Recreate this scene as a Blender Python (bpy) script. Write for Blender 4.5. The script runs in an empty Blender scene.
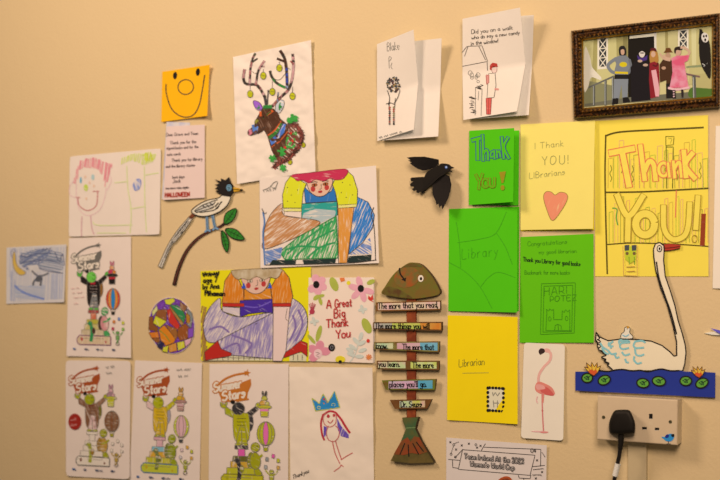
import bpy, math, random
from mathutils import Vector, noise
from mathutils.geometry import delaunay_2d_cdt
random.seed(7)
S = bpy.context.scene
COL = S.collection

# ------------------------------------------------------------------ camera geometry
# The wall is the plane y = 0 (x along it to the right, z up).  Positions on the wall were measured
# on the photograph and are turned into wall coordinates (metres) by at().
FPX, YAW, DIST, CAMZ, HORIZON = 1122.0, math.radians(29.2), 1.965, 1.5, 290.0
FW = Vector((-math.sin(YAW), math.cos(YAW), 0)); RT = Vector((math.cos(YAW), math.sin(YAW), 0))

def at(x, y, d=0.0):
    """point d millimetres in front of the wall"""
    r = FW * FPX + RT * (x - 360.0) + Vector((0, 0, 1)) * (HORIZON - y)
    t = (DIST - d * 0.001) / r.y
    return Vector((r.x * t, -DIST + r.y * t, CAMZ + r.z * t))

cam = bpy.data.cameras.new('camera'); co = bpy.data.objects.new('camera', cam); COL.objects.link(co)
co.location = (0, -DIST, CAMZ); co.rotation_euler = (math.radians(90), 0, YAW)
cam.sensor_width = 36.0; cam.lens = FPX / 720.0 * 36.0; cam.shift_y = 50.0 / 720.0
cam.clip_start = 0.05; cam.clip_end = 50
cam.dof.use_dof = True; cam.dof.focus_distance = 2.06; cam.dof.aperture_fstop = 3.4
S.camera = co

# ------------------------------------------------------------------ materials
def lin(c): return c / 12.92 if c <= 0.04045 else ((c + 0.055) / 1.055) ** 2.4
def hx(h): h = h.lstrip('#'); return [lin(int(h[i:i + 2], 16) / 255) for i in (0, 2, 4)]
REF = hx('f3cdad'); REFW = hx('f0d6bc')  # white of paper in the warm room light: for strong colours, for near-whites
def alb(h):
    c = hx(h); k = min(1, max(0, (min(c) - .25) / .25))
    return tuple(min(0.88, max(0.006, v / (a + (b - a) * k) * 0.80)) for v, a, b in zip(c, REF, REFW)) + (1,)

_m = {}
def base_mat(name, rough, spec=0.3):
    m = bpy.data.materials.new(name); m.use_nodes = True
    n = m.node_tree.nodes; b = n['Principled BSDF']
    b.inputs['Roughness'].default_value = rough; b.inputs['Specular IOR Level'].default_value = spec
    return m, n, m.node_tree.links, b

def M(h, kind='ink', ang=0, cov=0.6, h2='#f2dcc4'):
    """procedural material; kind: ink, paper, crayon, card, plastic, metal, mottle"""
    k = (h, kind, ang, cov, h2)
    if k in _m: return _m[k]
    rough = {'ink': .75, 'paper': .85, 'crayon': .8, 'card': .55, 'plastic': .38, 'metal': .4, 'mottle': .6, 'gloss': .3}[kind]
    m, n, l, b = base_mat('%s_%s' % (kind, h.strip('#')), rough, .25 if kind != 'plastic' else .45)
    tc = n.new('ShaderNodeTexCoord'); mp = n.new('ShaderNodeMapping'); nz = n.new('ShaderNodeTexNoise')
    l.new(tc.outputs['Object'], mp.inputs['Vector']); l.new(mp.outputs['Vector'], nz.inputs['Vector'])
    mix = n.new('ShaderNodeMix'); mix.data_type = 'RGBA'
    c = alb(h)
    A, B = mix.inputs[6], mix.inputs[7]
    if kind == 'crayon':
        mp.vector_type = 'TEXTURE'
        mp.inputs['Rotation'].default_value = (0, math.radians(ang), 0)
        mp.inputs['Scale'].default_value = (.030, .030, .0028)
        nz.inputs['Scale'].default_value = 1.0; nz.inputs['Detail'].default_value = 3
        rp = n.new('ShaderNodeMapRange'); rp.inputs['From Min'].default_value = cov - .06; rp.inputs['From Max'].default_value = cov + .10
        l.new(nz.outputs['Fac'], rp.inputs['Value']); l.new(rp.outputs['Result'], mix.inputs[0])
        A.default_value = c; B.default_value = alb(h2)
    elif kind == 'mottle':
        nz.inputs['Scale'].default_value = 55; nz.inputs['Detail'].default_value = 5
        rp = n.new('ShaderNodeMapRange'); rp.inputs['From Min'].default_value = cov - .12; rp.inputs['From Max'].default_value = cov + .12
        l.new(nz.outputs['Fac'], rp.inputs['Value']); l.new(rp.outputs['Result'], mix.inputs[0])
        A.default_value = c; B.default_value = alb(h2)
    else:
        nz.inputs['Scale'].default_value = 30 if kind in ('paper', 'card') else 90
        nz.inputs['Detail'].default_value = 4
        l.new(nz.outputs['Fac'], mix.inputs[0])
        v = .035 if kind in ('paper', 'plastic', 'card', 'gloss') else .10
        A.default_value = tuple(x * (1 - v) for x in c[:3]) + (1,); B.default_value = tuple(min(.92, x * (1 + v)) for x in c[:3]) + (1,)
    l.new(mix.outputs[2], b.inputs['Base Color'])
    if kind == 'metal': b.inputs['Metallic'].default_value = .8
    if kind == 'paper':
        bp = n.new('ShaderNodeBump'); nb = n.new('ShaderNodeTexNoise'); nb.inputs['Scale'].default_value = 260
        l.new(tc.outputs['Object'], nb.inputs['Vector']); l.new(nb.outputs['Fac'], bp.inputs['Height'])
        bp.inputs['Strength'].default_value = .08; bp.inputs['Distance'].default_value = .001
        l.new(bp.outputs['Normal'], b.inputs['Normal'])
    _m[k] = m
    return m

def C(h, ang=0, cov=.6, h2='#f2dcc4'): return M(h, 'crayon', ang, cov, h2)

# ------------------------------------------------------------------ objects
def props(o, label, cat, group=None):
    o['label'] = label; o['category'] = cat
    if group: o['group'] = group

def link_mesh(name, verts, faces, fm, mats, origin, parent=None, smooth=()):
    me = bpy.data.meshes.new(name)
    me.from_pydata([tuple(v - origin) for v in verts], [], faces)
    for m in mats: me.materials.append(m)
    for p, i in zip(me.polygons, fm): p.material_index = i
    for i in smooth: me.polygons[i].use_smooth = True
    me.update()
    o = bpy.data.objects.new(name, me); COL.objects.link(o)
    if parent: o.parent = parent
    else: o.location = origin
    return o

def empty(name, origin, label, cat, group=None):
    o = bpy.data.objects.new(name, None); COL.objects.link(o); o.location = origin
    o.empty_display_size = .05
    props(o, label, cat, group); return o

# ------------------------------------------------------------------ 2D helpers
def smooth_line(p, closed=False, step=2.0):
    n = len(p)
    if n < 3: return resample(p, step, closed)
    out = []
    rng = range(n if closed else n - 1)
    for i in rng:
        if closed: a, b, c, d = p[i - 1], p[i], p[(i + 1) % n], p[(i + 2) % n]
        else: a, b, c, d = p[max(i - 1, 0)], p[i], p[i + 1], p[min(i + 2, n - 1)]
        L = math.hypot(c[0] - b[0], c[1] - b[1]); k = max(1, int(L / step) + 1)
        for j in range(k):
            t = j / k; t2 = t * t; t3 = t2 * t
            out.append(tuple(.5 * (2 * b[q] + (c[q] - a[q]) * t + (2 * a[q] - 5 * b[q] + 4 * c[q] - d[q]) * t2 + (3 * b[q] - a[q] - 3 * c[q] + d[q]) * t3) for q in (0, 1)))
    if not closed: out.append(tuple(p[-1]))
    return out

def resample(p, step, closed=False):
    q = list(p) + ([p[0]] if closed else []); out = []
    for a, b in zip(q[:-1], q[1:]):
        L = math.hypot(b[0] - a[0], b[1] - a[1]); k = max(1, int(math.ceil(L / step)))
        for j in range(k): out.append((a[0] + (b[0] - a[0]) * j / k, a[1] + (b[1] - a[1]) * j / k))
    if not closed: out.append(tuple(p[-1]))
    return out

def inside(x, y, poly):
    c = False; n = len(poly); j = n - 1
    for i in range(n):
        xi, yi = poly[i]; xj, yj = poly[j]
        if (yi > y) != (yj > y) and x < (xj - xi) * (y - yi) / (yj - yi) + xi: c = not c
        j = i
    return c

def ell(cx, cy, rx, ry, rot=0, n=20, a0=0, a1=360):
    r = math.radians(rot); o = []
    full = abs(a1 - a0) >= 360
    for i in range(n if full else n + 1):
        a = math.radians(a0 + (a1 - a0) * i / n); u, v = rx * math.cos(a), ry * math.sin(a)
        o.append((cx + u * math.cos(r) - v * math.sin(r), cy + u * math.sin(r) + v * math.cos(r)))
    return o

def Z(ox, oy, k, pts): return [(ox + x / k, oy + y / k) for x, y in pts]   # crop coordinates -> frame coordinates

GLY = {k: v for k, v in [s.split('=', 1) for s in (
 "A=034c83 1666|B=030c4c6a380838764303|C=7a5c2c0905235375|D=030c4c7a754303|E=7c0c0373 0858|F=7c0c03 0858|G=7a5c2c09052353757747|"
 "H=0c03 7c73 0878|I=0c03|J=6c65432315|K=0c03 6c0873|L=0c0363|M=030c478c83|N=030c737c|O=4c1b0805234375887b4c|P=030c4c6a674606|"
 "R=030c4c6a674606 3673|S=6b4c1b09186775431304|T=0c8c 4c43|U=0c052353757c|V=0c438c|W=0c2347638c|X=0c73 7c03|Y=0c487c 4843|Z=0c7c0373|"
 "a=58280614335558 5863|b=0c03 06285755331304|c=57381806153354|d=5c53 57381806153355|e=065657381806153354|f=4b3c2b23 0848|"
 "g=57381806153355 5851301001|h=0c03 06285753|i=0803 0b0a|j=282110 2b2a|k=0c03 480653|l=0c03|m=0803 06283733 36587773|n=0803 06285753|"
 "o=2807042343545728|p=0800 062857543304|q=5850 57381806153355|r=0803 062848|s=5738180756452304|t=2b243344 0848|u=0804233355 5853|"
 "v=082358|w=0823476388|x=0853 5803|y=0825 581000|z=08580353|0=2c0a0523537 57a5c2c|1=0a2c23|2=0a1c4c6a0363|3=0b2c5c6a386653 2304|"
 "4=4c0666 4b43|7=0c6c23|.=0304|,=0401|!=0c06 0403|'=0c0a|?=0a2c5a3836 3433").split('|')]}
GLY['0'] = '2c0a05235375 7a5c2c'.replace(' ', '')

def glyph_strokes(ch):
    g = GLY.get(ch)
    if not g: return [], 5
    st = [[(int(w[i]), int(w[i + 1], 16) - 3) for i in range(0, len(w) - 1, 2)] for w in g.split()]
    return st, max(p[0] for s in st for p in s)

def origin_of(o):
    v = o.location.copy()
    while o.parent: o = o.parent; v += o.location
    return v

class MB:
    """collects ribbons and filled shapes that lie on a surface, as one mesh"""
    def __init__(s, depth, eps=.45):
        s.v = []; s.f = []; s.fm = []; s.m = []; s.sm = []; s.depth = depth; s.eps = eps; s.hold = None; s.own = getattr(depth, '__self__', None) or s; s.own.cnt = getattr(s.own, 'cnt', 0)
    def mi(s, m):
        if m not in s.m: s.m.append(m)
        return s.m.index(m)
    def pt(s, x, y, e): s.v.append(at(x, y, s.depth(x, y) + e)); return len(s.v) - 1
    def lay(s):
        if s.hold is None: s.own.cnt += 1          # every stroke lies on top of the ones drawn before it
        return s.eps + s.own.cnt * .011
    def stroke(s, p, w, m, smooth=True, closed=False, step=1.8, taper=False):
        if len(p) < 2: return
        q = smooth_line(p, closed, step) if smooth else resample(p, step, closed)
        e = s.lay(); i0 = len(s.v); n = len(q); k = s.mi(m)
        # extend the ends by a little for a cap
        for i in range(n):
            a = q[i - 1] if (i or closed) else q[i]; b = q[(i + 1) % n] if (i < n - 1 or closed) else q[i]
            dx, dy = b[0] - a[0], b[1] - a[1]; L = math.hypot(dx, dy) or 1
            dx /= L; dy /= L
            ww = w
            if taper: ww = w * (1 - .85 * i / (n - 1))
            x, y = q[i]
            if not closed and i == 0: x -= dx * w * .25; y -= dy * w * .25
            if not closed and i == n - 1: x += dx * w * .25; y += dy * w * .25
            s.pt(x - dy * ww / 2, y + dx * ww / 2, e); s.pt(x + dy * ww / 2, y - dx * ww / 2, e)
        for i in range(n if closed else n - 1):
            a = i0 + 2 * i; b = i0 + 2 * ((i + 1) % n)
            s.f.append((a, b, b + 1, a + 1)); s.fm.append(k)
    def fill(s, p, m, smooth=False, g=7.0, out=None, ow=.6):
        q = smooth_line(p, True, 2.0) if smooth else resample(p, 2.5, True)
        e = s.lay(); k = s.mi(m)
        xs = [a[0] for a in q]; ys = [a[1] for a in q]
        pts = [Vector(a) for a in q]
        if getattr(s.own, 'wr', 0) or any(getattr(s.own, 'curl', ())): g = min(g, 3.5)
        x = min(xs) + g * .5
        while x < max(xs):
            y = min(ys) + g * .5
            while y < max(ys):
                if inside(x, y, q): pts.append(Vector((x, y)))
                y += g
            x += g
        n = len(q)
        r = delaunay_2d_cdt(pts, [(i, (i + 1) % n) for i in range(n)], [], 1, 1e-5)
        i0 = len(s.v)
        for a in r[0]: s.pt(a.x, a.y, e)
        for f in r[2]: s.f.append(tuple(i0 + i for i in f)); s.fm.append(k)
        if out: s.stroke(p, ow, out, smooth, True)
    def ell(s, cx, cy, rx, ry, m, rot=0, out=None, ow=.6, n=18): s.fill(ell(cx, cy, rx, ry, rot, n), m, False, 7, out, ow)
    def hatch(s, p, ang, gap, w, m, jit=.5):
        c, sn = math.cos(math.radians(ang)), math.sin(math.radians(ang))
        rp = [(x * c + y * sn, -x * sn + y * c) for x, y in p]
        s.lay(); s.hold = 1
        v = min(a[1] for a in rp) + gap * .5; vm = max(a[1] for a in rp)
        while v < vm:
            xs = []
            for (x0, y0), (x1, y1) in zip(rp, rp[1:] + rp[:1]):
                if (y0 > v) != (y1 > v): xs.append(x0 + (x1 - x0) * (v - y0) / (y1 - y0))
            xs.sort()
            for a, b in zip(xs[::2], xs[1::2]):
                if b - a > .8:
                    v1 = v + random.uniform(-jit, jit); v2 = v + random.uniform(-jit, jit)
                    a += random.uniform(-.5, 1) * jit; b -= random.uniform(-.5, 1) * jit
                    s.stroke([(a * c - v1 * sn, a * sn + v1 * c), (b * c - v2 * sn, b * sn + v2 * c)], w, m, False, False, 4)
            v += gap * random.uniform(.8, 1.2)
        s.hold = None
    def text(s, t, x, y, h, m, w=.6, slope=0.0, sx=.62, gap=2.6, jit=0.0, smooth=True, serif=0, inner=None, iw=0, mirror=False):
        """hand-drawn lettering along a baseline from (x, y), cap height h"""
        cx = x; runs = []
        for ch in t:
            if ch == ' ': cx += 5 * h / 9 * sx; continue
            st, wd = glyph_strokes(ch)
            jy = random.uniform(-jit, jit) * h; js = 1 + random.uniform(-jit, jit)
            for sk in st:
                r = [(cx + px * h / 9 * sx, y + jy + slope * (cx + px * h / 9 * sx - x) - py * h / 9 * js) for px, py in sk]
                runs.append(r)
            cx += (max(wd, 1) + gap) * h / 9 * sx
        s.own.cnt += 3; s.lay(); s.hold = 1
        for r in runs:
            s.stroke(r, w, m, smooth and len(r) > 2, False, .9)
            if serif:
                for e0 in (r[0], r[-1]): s.stroke([(e0[0] - serif, e0[1]), (e0[0] + serif, e0[1])], w * .6, m, False)
        s.hold = None
        if inner:
            s.own.cnt += 6; s.lay(); s.hold = 1
            for r in runs: s.stroke(r, iw, inner, smooth and len(r) > 2, False, .9)
        s.hold = None
        return cx
    def scribble(s, x0, y0, x1, y1, amp, m, w=.5, word=5):
        """a line of small illegible handwriting"""
        s.lay(); s.hold = 1
        L = math.hypot(x1 - x0, y1 - y0); n = int(L / 1.1); run = []
        left = random.randint(3, 7)
        for i in range(n):
            t = i / n; x = x0 + (x1 - x0) * t; y = y0 + (y1 - y0) * t
            run.append((x + random.uniform(-.3, .3), y + (amp if i % 2 else -amp) * random.uniform(.3, 1)))
            left -= 1
            if left <= 0:
                if len(run) > 2: s.stroke(run[:-1], w, m, True, False, .9)
                run = []; left = random.randint(4, word + 4)
        if len(run) > 2: s.stroke(run, w, m, True, False, .9)
        s.hold = None
    def build(s, name, root, label=None):
        if not s.f: return None
        o = link_mesh(name, s.v, s.f, s.fm, s.m, origin_of(root), root)
        if label: o['label'] = label
        return o

# ------------------------------------------------------------------ a sheet of paper on the wall
class Sheet:
    """rows: list of (t, left, right, depth left, depth right); thin closed sheet that may curl, crease and crumple"""
    def __init__(s, rows, curl=(0, 0, 0, 0), belly=0.0, wr=0.0, wf=22.0, th=.3, cell=5.0, rnd=0.0, seed=0):
        s.rows = rows; s.curl = curl; s.belly = belly; s.wr = wr; s.wf = wf; s.th = th; s.cell = cell; s.rnd = rnd; s.seed = seed
    def uv(s, u, v):
        R = s.rows
        for i in range(len(R) - 1):
            if v <= R[i + 1][0] or i == len(R) - 2: break
        a, b = R[i], R[i + 1]; k = (v - a[0]) / (b[0] - a[0])
        L = [a[1][q] + (b[1][q] - a[1][q]) * k for q in (0, 1)]; Rr = [a[2][q] + (b[2][q] - a[2][q]) * k for q in (0, 1)]
        dl = a[3] + (b[3] - a[3]) * k; dr = a[4] + (b[4] - a[4]) * k
        x = L[0] + (Rr[0] - L[0]) * u; y = L[1] + (Rr[1] - L[1]) * u
        d = dl + (dr - dl) * u
        uu, vv = min(1, max(0, u)), min(1, max(0, v))
        c = s.curl
        d += c[0] * ((1 - uu) * (1 - vv)) ** 3 + c[1] * (uu * (1 - vv)) ** 3 + c[2] * (uu * vv) ** 3 + c[3] * ((1 - uu) * vv) ** 3
        d += s.belly * 4 * uu * (1 - uu)
        if s.wr:
            q = Vector((x / s.wf + s.seed * 7.3, y / s.wf, s.seed * 1.7))
            d += s.wr * (abs(noise.noise(q)) * 1.6 + .6 * abs(noise.noise(q * 2.3 + Vector((5, 1, 2)))) + .25 * noise.noise(q * 5))
        return x, y, d
    def depth(s, x, y):
        u, v = .5, .5; h = 1e-3
        for _ in range(4):
            a = s.uv0(u, v); b = s.uv0(u + h, v); c = s.uv0(u, v + h)
            j00, j10 = (b[0] - a[0]) / h, (b[1] - a[1]) / h; j01, j11 = (c[0] - a[0]) / h, (c[1] - a[1]) / h
            det = j00 * j11 - j01 * j10; ex, ey = x - a[0], y - a[1]
            u += (ex * j11 - ey * j01) / det; v += (ey * j00 - ex * j10) / det
        return s.uv(u, v)[2]
    def uv0(s, u, v):
        R = s.rows
        for i in range(len(R) - 1):
            if v <= R[i + 1][0] or i == len(R) - 2: break
        a, b = R[i], R[i + 1]; k = (v - a[0]) / (b[0] - a[0])
        x0 = a[1][0] + (b[1][0] - a[1][0]) * k; y0 = a[1][1] + (b[1][1] - a[1][1]) * k
        x1 = a[2][0] + (b[2][0] - a[2][0]) * k; y1 = a[2][1] + (b[2][1] - a[2][1]) * k
        return x0 + (x1 - x0) * u, y0 + (y1 - y0) * u
    def build(s, name, mat, origin, parent=None):
        w = abs(s.rows[0][2][0] - s.rows[0][1][0]); h = abs(s.rows[-1][1][1] - s.rows[0][1][1])
        nu = max(4, int(w / s.cell)); vs = []
        for a, b in zip(s.rows[:-1], s.rows[1:]):
            k = max(2, int((b[0] - a[0]) * h / s.cell)); vs += [a[0] + (b[0] - a[0]) * j / k for j in range(k)]
        vs.append(s.rows[-1][0]); nv = len(vs) - 1
        F = []; B = []
        for v in vs:
            for i in range(nu + 1):
                u = i / nu; uu, vv = u, v
                if s.rnd:                                   # rounded corners: slide outline points inwards
                    ru, rv = s.rnd / w, s.rnd / h
                    cu = min(max(u, ru), 1 - ru); cv = min(max(v, rv), 1 - rv)
                    du, dv = (u - cu) / ru, (v - cv) / rv
                    if du and dv:
                        m = max(abs(du), abs(dv)); L = math.hypot(du, dv)
                        uu = cu + du * m / L * ru; vv = cv + dv * m / L * rv
                x, y, d = s.uv(uu, vv)
                F.append(at(x, y, d)); B.append(at(x, y, d) + Vector((0, s.th * .001, 0)))
        V = F + B; N = len(F); f = []; sm = []
        for j in range(nv):
            for i in range(nu):
                a = j * (nu + 1) + i; b = a + 1; c = a + nu + 2; d = a + nu + 1
                f.append((a, d, c, b)); sm.append(len(f) - 1); f.append((N + a, N + b, N + c, N + d)); sm.append(len(f) - 1)
        edge = [i for i in range(nu + 1)] + [j * (nu + 1) + nu for j in range(1, nv + 1)] + \
               [nv * (nu + 1) + i for i in range(nu - 1, -1, -1)] + [j * (nu + 1) for j in range(nv - 1, 0, -1)]
        base = len(V)
        V = V + [V[i] for i in edge] + [V[N + i] for i in edge]; E = len(edge)
        for i in range(E):
            j = (i + 1) % E; f.append((base + i, base + j, base + E + j, base + E + i))
        return link_mesh(name, V, f, [0] * len(f), [mat], origin, parent, sm)

def quad(tl, tr, br, bl, d=1.2, dt=None): return [(0, tl, tr, d if dt is None else dt, d if dt is None else dt), (1, bl, br, d, d)]

class Paper:
    """one sheet as a top-level thing; drawings on it are its parts"""
    def __init__(s, name, label, cat, corners, mat, d=1.2, group=None, **kw):
        s.sh = Sheet(quad(*corners, d=d), **kw)
        bl, br = corners[3], corners[2]
        o = at((bl[0] + br[0]) / 2, (bl[1] + br[1]) / 2, 0)
        s.o = s.sh.build(name, mat, o); props(s.o, label, cat, group)
    def mb(s): return MB(s.sh.depth)

class Leafy:
    """a folded card or letter: an Empty with its leaves as parts"""
    def __init__(s, name, label, cat, origin, group=None): s.o = empty(name, at(*origin, 0), label, cat, group)
    def leaf(s, name, rows, mat, **kw):
        sh = Sheet(rows, **kw); o = sh.build(name, mat, s.o.location.copy(), s.o); return o, sh

def slab(name, poly, d0, d1, m, root, smooth=True, mside=None, df=None, g=6.0):
    """cut-out shape with real thickness between d0 and d1 mm from the wall"""
    q = smooth_line(poly, True, 2.0) if smooth else resample(poly, 3.0, True)
    n = len(q); pts = [Vector(a) for a in q]
    xs = [a[0] for a in q]; ys = [a[1] for a in q]; x = min(xs) + g / 2
    while x < max(xs):
        y = min(ys) + g / 2
        while y < max(ys):
            if inside(x, y, q): pts.append(Vector((x, y)))
            y += g
        x += g
    r = delaunay_2d_cdt(pts, [(i, (i + 1) % n) for i in range(n)], [], 1, 1e-5)
    V = []; f = []; fm = []
    F1 = df or (lambda x, y: d1)
    th = d1 - d0
    for a in r[0]: V.append(at(a.x, a.y, F1(a.x, a.y)))
    N = len(V)
    for i in range(N): V.append(V[i] + Vector((0, th * .001, 0)))
    for t in r[2]: f.append(tuple(t)); fm.append(0); f.append(tuple(N + i for i in reversed(t))); fm.append(1 if mside else 0)
    cnt = {}
    for t in r[2]:
        for a, b in zip(t, list(t[1:]) + [t[0]]): cnt[(a, b)] = 1
    for (a, b) in list(cnt):
        if (b, a) not in cnt: f.append((b, a, N + a, N + b)); fm.append(1 if mside else 0)
    return link_mesh(name, V, f, fm, [m] + ([mside] if mside else []), origin_of(root), root)

def tube(name, pts, r, m, root, n=12):
    """round cable through world points"""
    V = []; f = []
    for i, p in enumerate(pts):
        a = pts[max(i - 1, 0)]; b = pts[min(i + 1, len(pts) - 1)]; t = (b - a).normalized()
        u = t.cross(Vector((0, 1, 0))).normalized(); w = t.cross(u)
        rr = r(i) if callable(r) else r
        for k in range(n):
            an = 2 * math.pi * k / n; V.append(p + (u * math.cos(an) + w * math.sin(an)) * rr)
    for i in range(len(pts) - 1):
        for k in range(n):
            a = i * n + k; b = i * n + (k + 1) % n; f.append((a, b, b + n, a + n))
    f.append(tuple(range(n - 1, -1, -1))); f.append(tuple((len(pts) - 1) * n + k for k in range(n)))
    return link_mesh(name, V, f, [0] * len(f), [m], origin_of(root), root, range(len(f) - 2))

INK = M('#40342c'); PENCIL = M('#8a7a68'); BLK = M('#1a1512'); WHITE = M('#f0dcc6'); RED = M('#c8342a')
PAPER = M('#f4dec8', 'paper'); PAPER2 = M('#efd8c2', 'paper'); PAPERW = M('#f4e0cc', 'paper')

# ------------------------------------------------------------------ the wall
def wall():
    m, n, l, b = base_mat('painted_wall', .62, .3)
    tc = n.new('ShaderNodeTexCoord'); a = n.new('ShaderNodeTexNoise'); a.inputs['Scale'].default_value = 3; a.inputs['Detail'].default_value = 3
    l.new(tc.outputs['Object'], a.inputs['Vector'])
    mix = n.new('ShaderNodeMix'); mix.data_type = 'RGBA'; l.new(a.outputs['Fac'], mix.inputs[0])
    mix.inputs[6].default_value = (.665, .590, .385, 1); mix.inputs[7].default_value = (.695, .620, .41, 1)
    l.new(mix.outputs[2], b.inputs['Base Color'])
    z = n.new('ShaderNodeTexNoise'); z.inputs['Scale'].default_value = 170; z.inputs['Detail'].default_value = 3
    z2 = n.new('ShaderNodeTexNoise'); z2.inputs['Scale'].default_value = 35
    l.new(tc.outputs['Object'], z.inputs['Vector']); l.new(tc.outputs['Object'], z2.inputs['Vector'])
    ad = n.new('ShaderNodeMath'); l.new(z.outputs['Fac'], ad.inputs[0]); l.new(z2.outputs['Fac'], ad.inputs[1])
    bp = n.new('ShaderNodeBump'); bp.inputs['Strength'].default_value = .25; bp.inputs['Distance'].default_value = .002
    l.new(ad.outputs[0], bp.inputs['Height']); l.new(bp.outputs['Normal'], b.inputs['Normal'])
    x0, x1, z0, z1, t = -4.2, 1.6, 0, 2.7, .12
    V = [Vector(p) for p in ((x0, 0, z0), (x1, 0, z0), (x1, 0, z1), (x0, 0, z1), (x0, t, z0), (x1, t, z0), (x1, t, z1), (x0, t, z1))]
    f = [(0, 1, 2, 3), (5, 4, 7, 6), (4, 0, 3, 7), (1, 5, 6, 2), (3, 2, 6, 7), (4, 5, 1, 0)]
    o = link_mesh('wall_back', V, f, [0] * 6, [m], Vector((0, 0, 0)))
    o['kind'] = 'structure'
wall()

# ------------------------------------------------------------------ event posters (one printed design, coloured in four ways)
GQ = ((69, 238), (131, 236.5), (131, 358), (66.5, 356))
SOFT = M('#7a6a58')
def poster(label, Q, c, seed, note=None, **kw):
    p = Paper('colouring_poster', label, 'poster', Q, M('#f2d9c6', 'paper'), group='printed summer event posters', cell=4, seed=seed, **kw)
    def T(x, y):
        u = (x - 67.7) / 63.3; v = (y - 237.3) / 119.8
        a = (Q[0][0] + (Q[1][0] - Q[0][0]) * u, Q[0][1] + (Q[1][1] - Q[0][1]) * u)
        b = (Q[3][0] + (Q[2][0] - Q[3][0]) * u, Q[3][1] + (Q[2][1] - Q[3][1]) * u)
        return (a[0] + (b[0] - a[0]) * v, a[1] + (b[1] - a[1]) * v)
    k = (Q[1][0] - Q[0][0]) / 62.0; kv = (Q[3][1] - Q[0][1]) / 118.5
    P = lambda pts: [T(*q) for q in pts]
    def E(mb, x, y, rx, ry, m, out=SOFT, rot=0, ow=.42): a = T(x, y); mb.ell(a[0], a[1], rx * k, ry * kv, m, rot, out, ow * k)
    # logo
    g = p.mb(); lg = M(c['logo'])
    g.stroke(P([(75, 256), (80, 251), (88, 247.2), (97, 245.4)]), 1.7 * k, lg, taper=False)
    st = T(97.8, 245.3); pts = []
    for i in range(10):
        r = (3.0 if i % 2 == 0 else 1.2) * k; a = math.radians(-80 + 36 * i); pts.append((st[0] + r * math.cos(a), st[1] + r * math.sin(a) * 1.1))
    g.fill(pts, lg)
    g.fill(P([(75, 263), (84, 258), (93, 254), (100.8, 250.5), (101.2, 256), (98.5, 263), (98, 268), (84, 271.5), (78, 271), (76.5, 267)]), lg)
    a = T(71.6, 262.4); g.text('Summer', a[0], a[1], 8.0 * kv, M(c['logo']), 3.1 * k, -.17, .57, 2.4, inner=WHITE, iw=1.55 * k)
    a = T(78.4, 270.2); g.text('Stars', a[0], a[1], 8.2 * kv, M(c['logo']), 3.0 * k, -.15, .62, 2.3, inner=WHITE, iw=1.5 * k)
    E(g, 86.5, 271.4, 1.8, 1.8, BLK, None)
    g.stroke(P([(89.5, 270.6), (99, 268.6)]), 1.2 * k, lg, False)
    g.build('logo', p.o)
    # standing figure in a tail coat on a pile of books
    d = p.mb()
    E(d, 99.5, 289, 3.4, 8.5, c['shell'])
    d.fill(P([(80, 277), (82, 276), (88, 280.5), (90, 285), (86, 285), (80.5, 282)]), c['arm_l'], False, 7, SOFT, .42 * k)
    d.fill(P([(97, 281.5), (104.5, 275), (107, 277.5), (100, 285)]), c['arm_r'], False, 7, SOFT, .42 * k)
    E(d, 79, 274.8, 2.6, 1.9, c['skin'], rot=20); E(d, 77.4, 273, .8, 1.6, c['skin'], rot=-30); E(d, 81.2, 273.0, .8, 1.8, c['skin'], rot=20)
    E(d, 106.3, 273.8, 1.5, 2.2, c['skin'], rot=30)
    d.fill(P([(87, 282), (90, 281), (97, 281), (99.3, 283), (100.2, 295), (98.5, 306), (90, 306.5), (87.3, 300)]), c['coat'], True, 7, SOFT, .42 * k)
    d.fill(P([(92.5, 293), (96.5, 294), (98.3, 307), (98, 308.5), (90, 309), (89.6, 307)]), c['legs'], False, 7, SOFT, .42 * k)
    for q in (286, 289, 292): d.stroke(P([(90, q), (97, q)]), .45 * k, c['line'], False)
    d.stroke(P([(93.6, 296), (94, 308)]), .5 * k, SOFT, False)
    E(d, 91, 277.2, 4.9, 5.6, c['head']); E(d, 92.8, 275.2, .45, .7, BLK, None); E(d, 94.2, 275.4, .4, .6, BLK, None)
    d.stroke(P([(91.8, 279.2), (93.5, 279.6), (94.8, 278.6)]), .4 * k, BLK)
    d.fill(P([(90.2, 282), (92.6, 283.2), (95, 282), (95, 285), (92.6, 284), (90.2, 285)]), c['tie'])
    E(d, 91, 309, 2.4, 1.1, c['skin']); E(d, 96.5, 309, 2.4, 1.1, c['skin'])
    d.build('turtle_drawing', p.o)
    d = p.mb()
    def book(pts, m): d.fill(P(pts), m, False, 7, SOFT, .42 * k)
    book([(88.3, 310.3), (98.8, 310.3), (98.8, 313.2), (88.3, 313.2)], c['plinth'])
    book([(91, 313.2), (96.3, 313.2), (96.5, 320), (91, 320)], c['column'])
    book([(87, 319.6), (99.5, 319.6), (99.5, 324.4), (86.5, 324.4)], c['book'][0])
    book([(85, 324.4), (101, 324.4), (101, 330), (85, 330)], c['book'][1])
    book([(82, 330), (104.5, 330), (104.5, 335.6), (82, 335.6)], c['book'][2])
    d.fill(P([(80, 335.8), (111, 336.5), (111, 345), (80, 345), (78, 343), (77.6, 339)]), c['book'][3], False, 7, M(c['trim']), .8 * k)
    d.stroke(P([(79.5, 338.5), (104, 338.8)]), .4 * k, SOFT, False)
    E(d, 82.5, 339.5, 1.0, 2.0, c['tie'], None); E(d, 106, 342, .8, 1.2, c['tie'], None)
    d.build('book_stack_drawing', p.o)
    d = p.mb()
    d.fill(P([(107, 330), (110, 334), (109.5, 336.2), (105, 336), (104, 331)]), c['skin2'], True, 7, SOFT, .4 * k)
    E(d, 101, 323, 2.6, 7.2, c['shell2'], rot=4)
    E(d, 104.7, 323.5, 4.2, 7.6, c['body2'], rot=-4); d.stroke(P([(103.5, 322), (107, 321), (110, 318)]), 1.7 * k, c['skin2']); 
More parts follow.
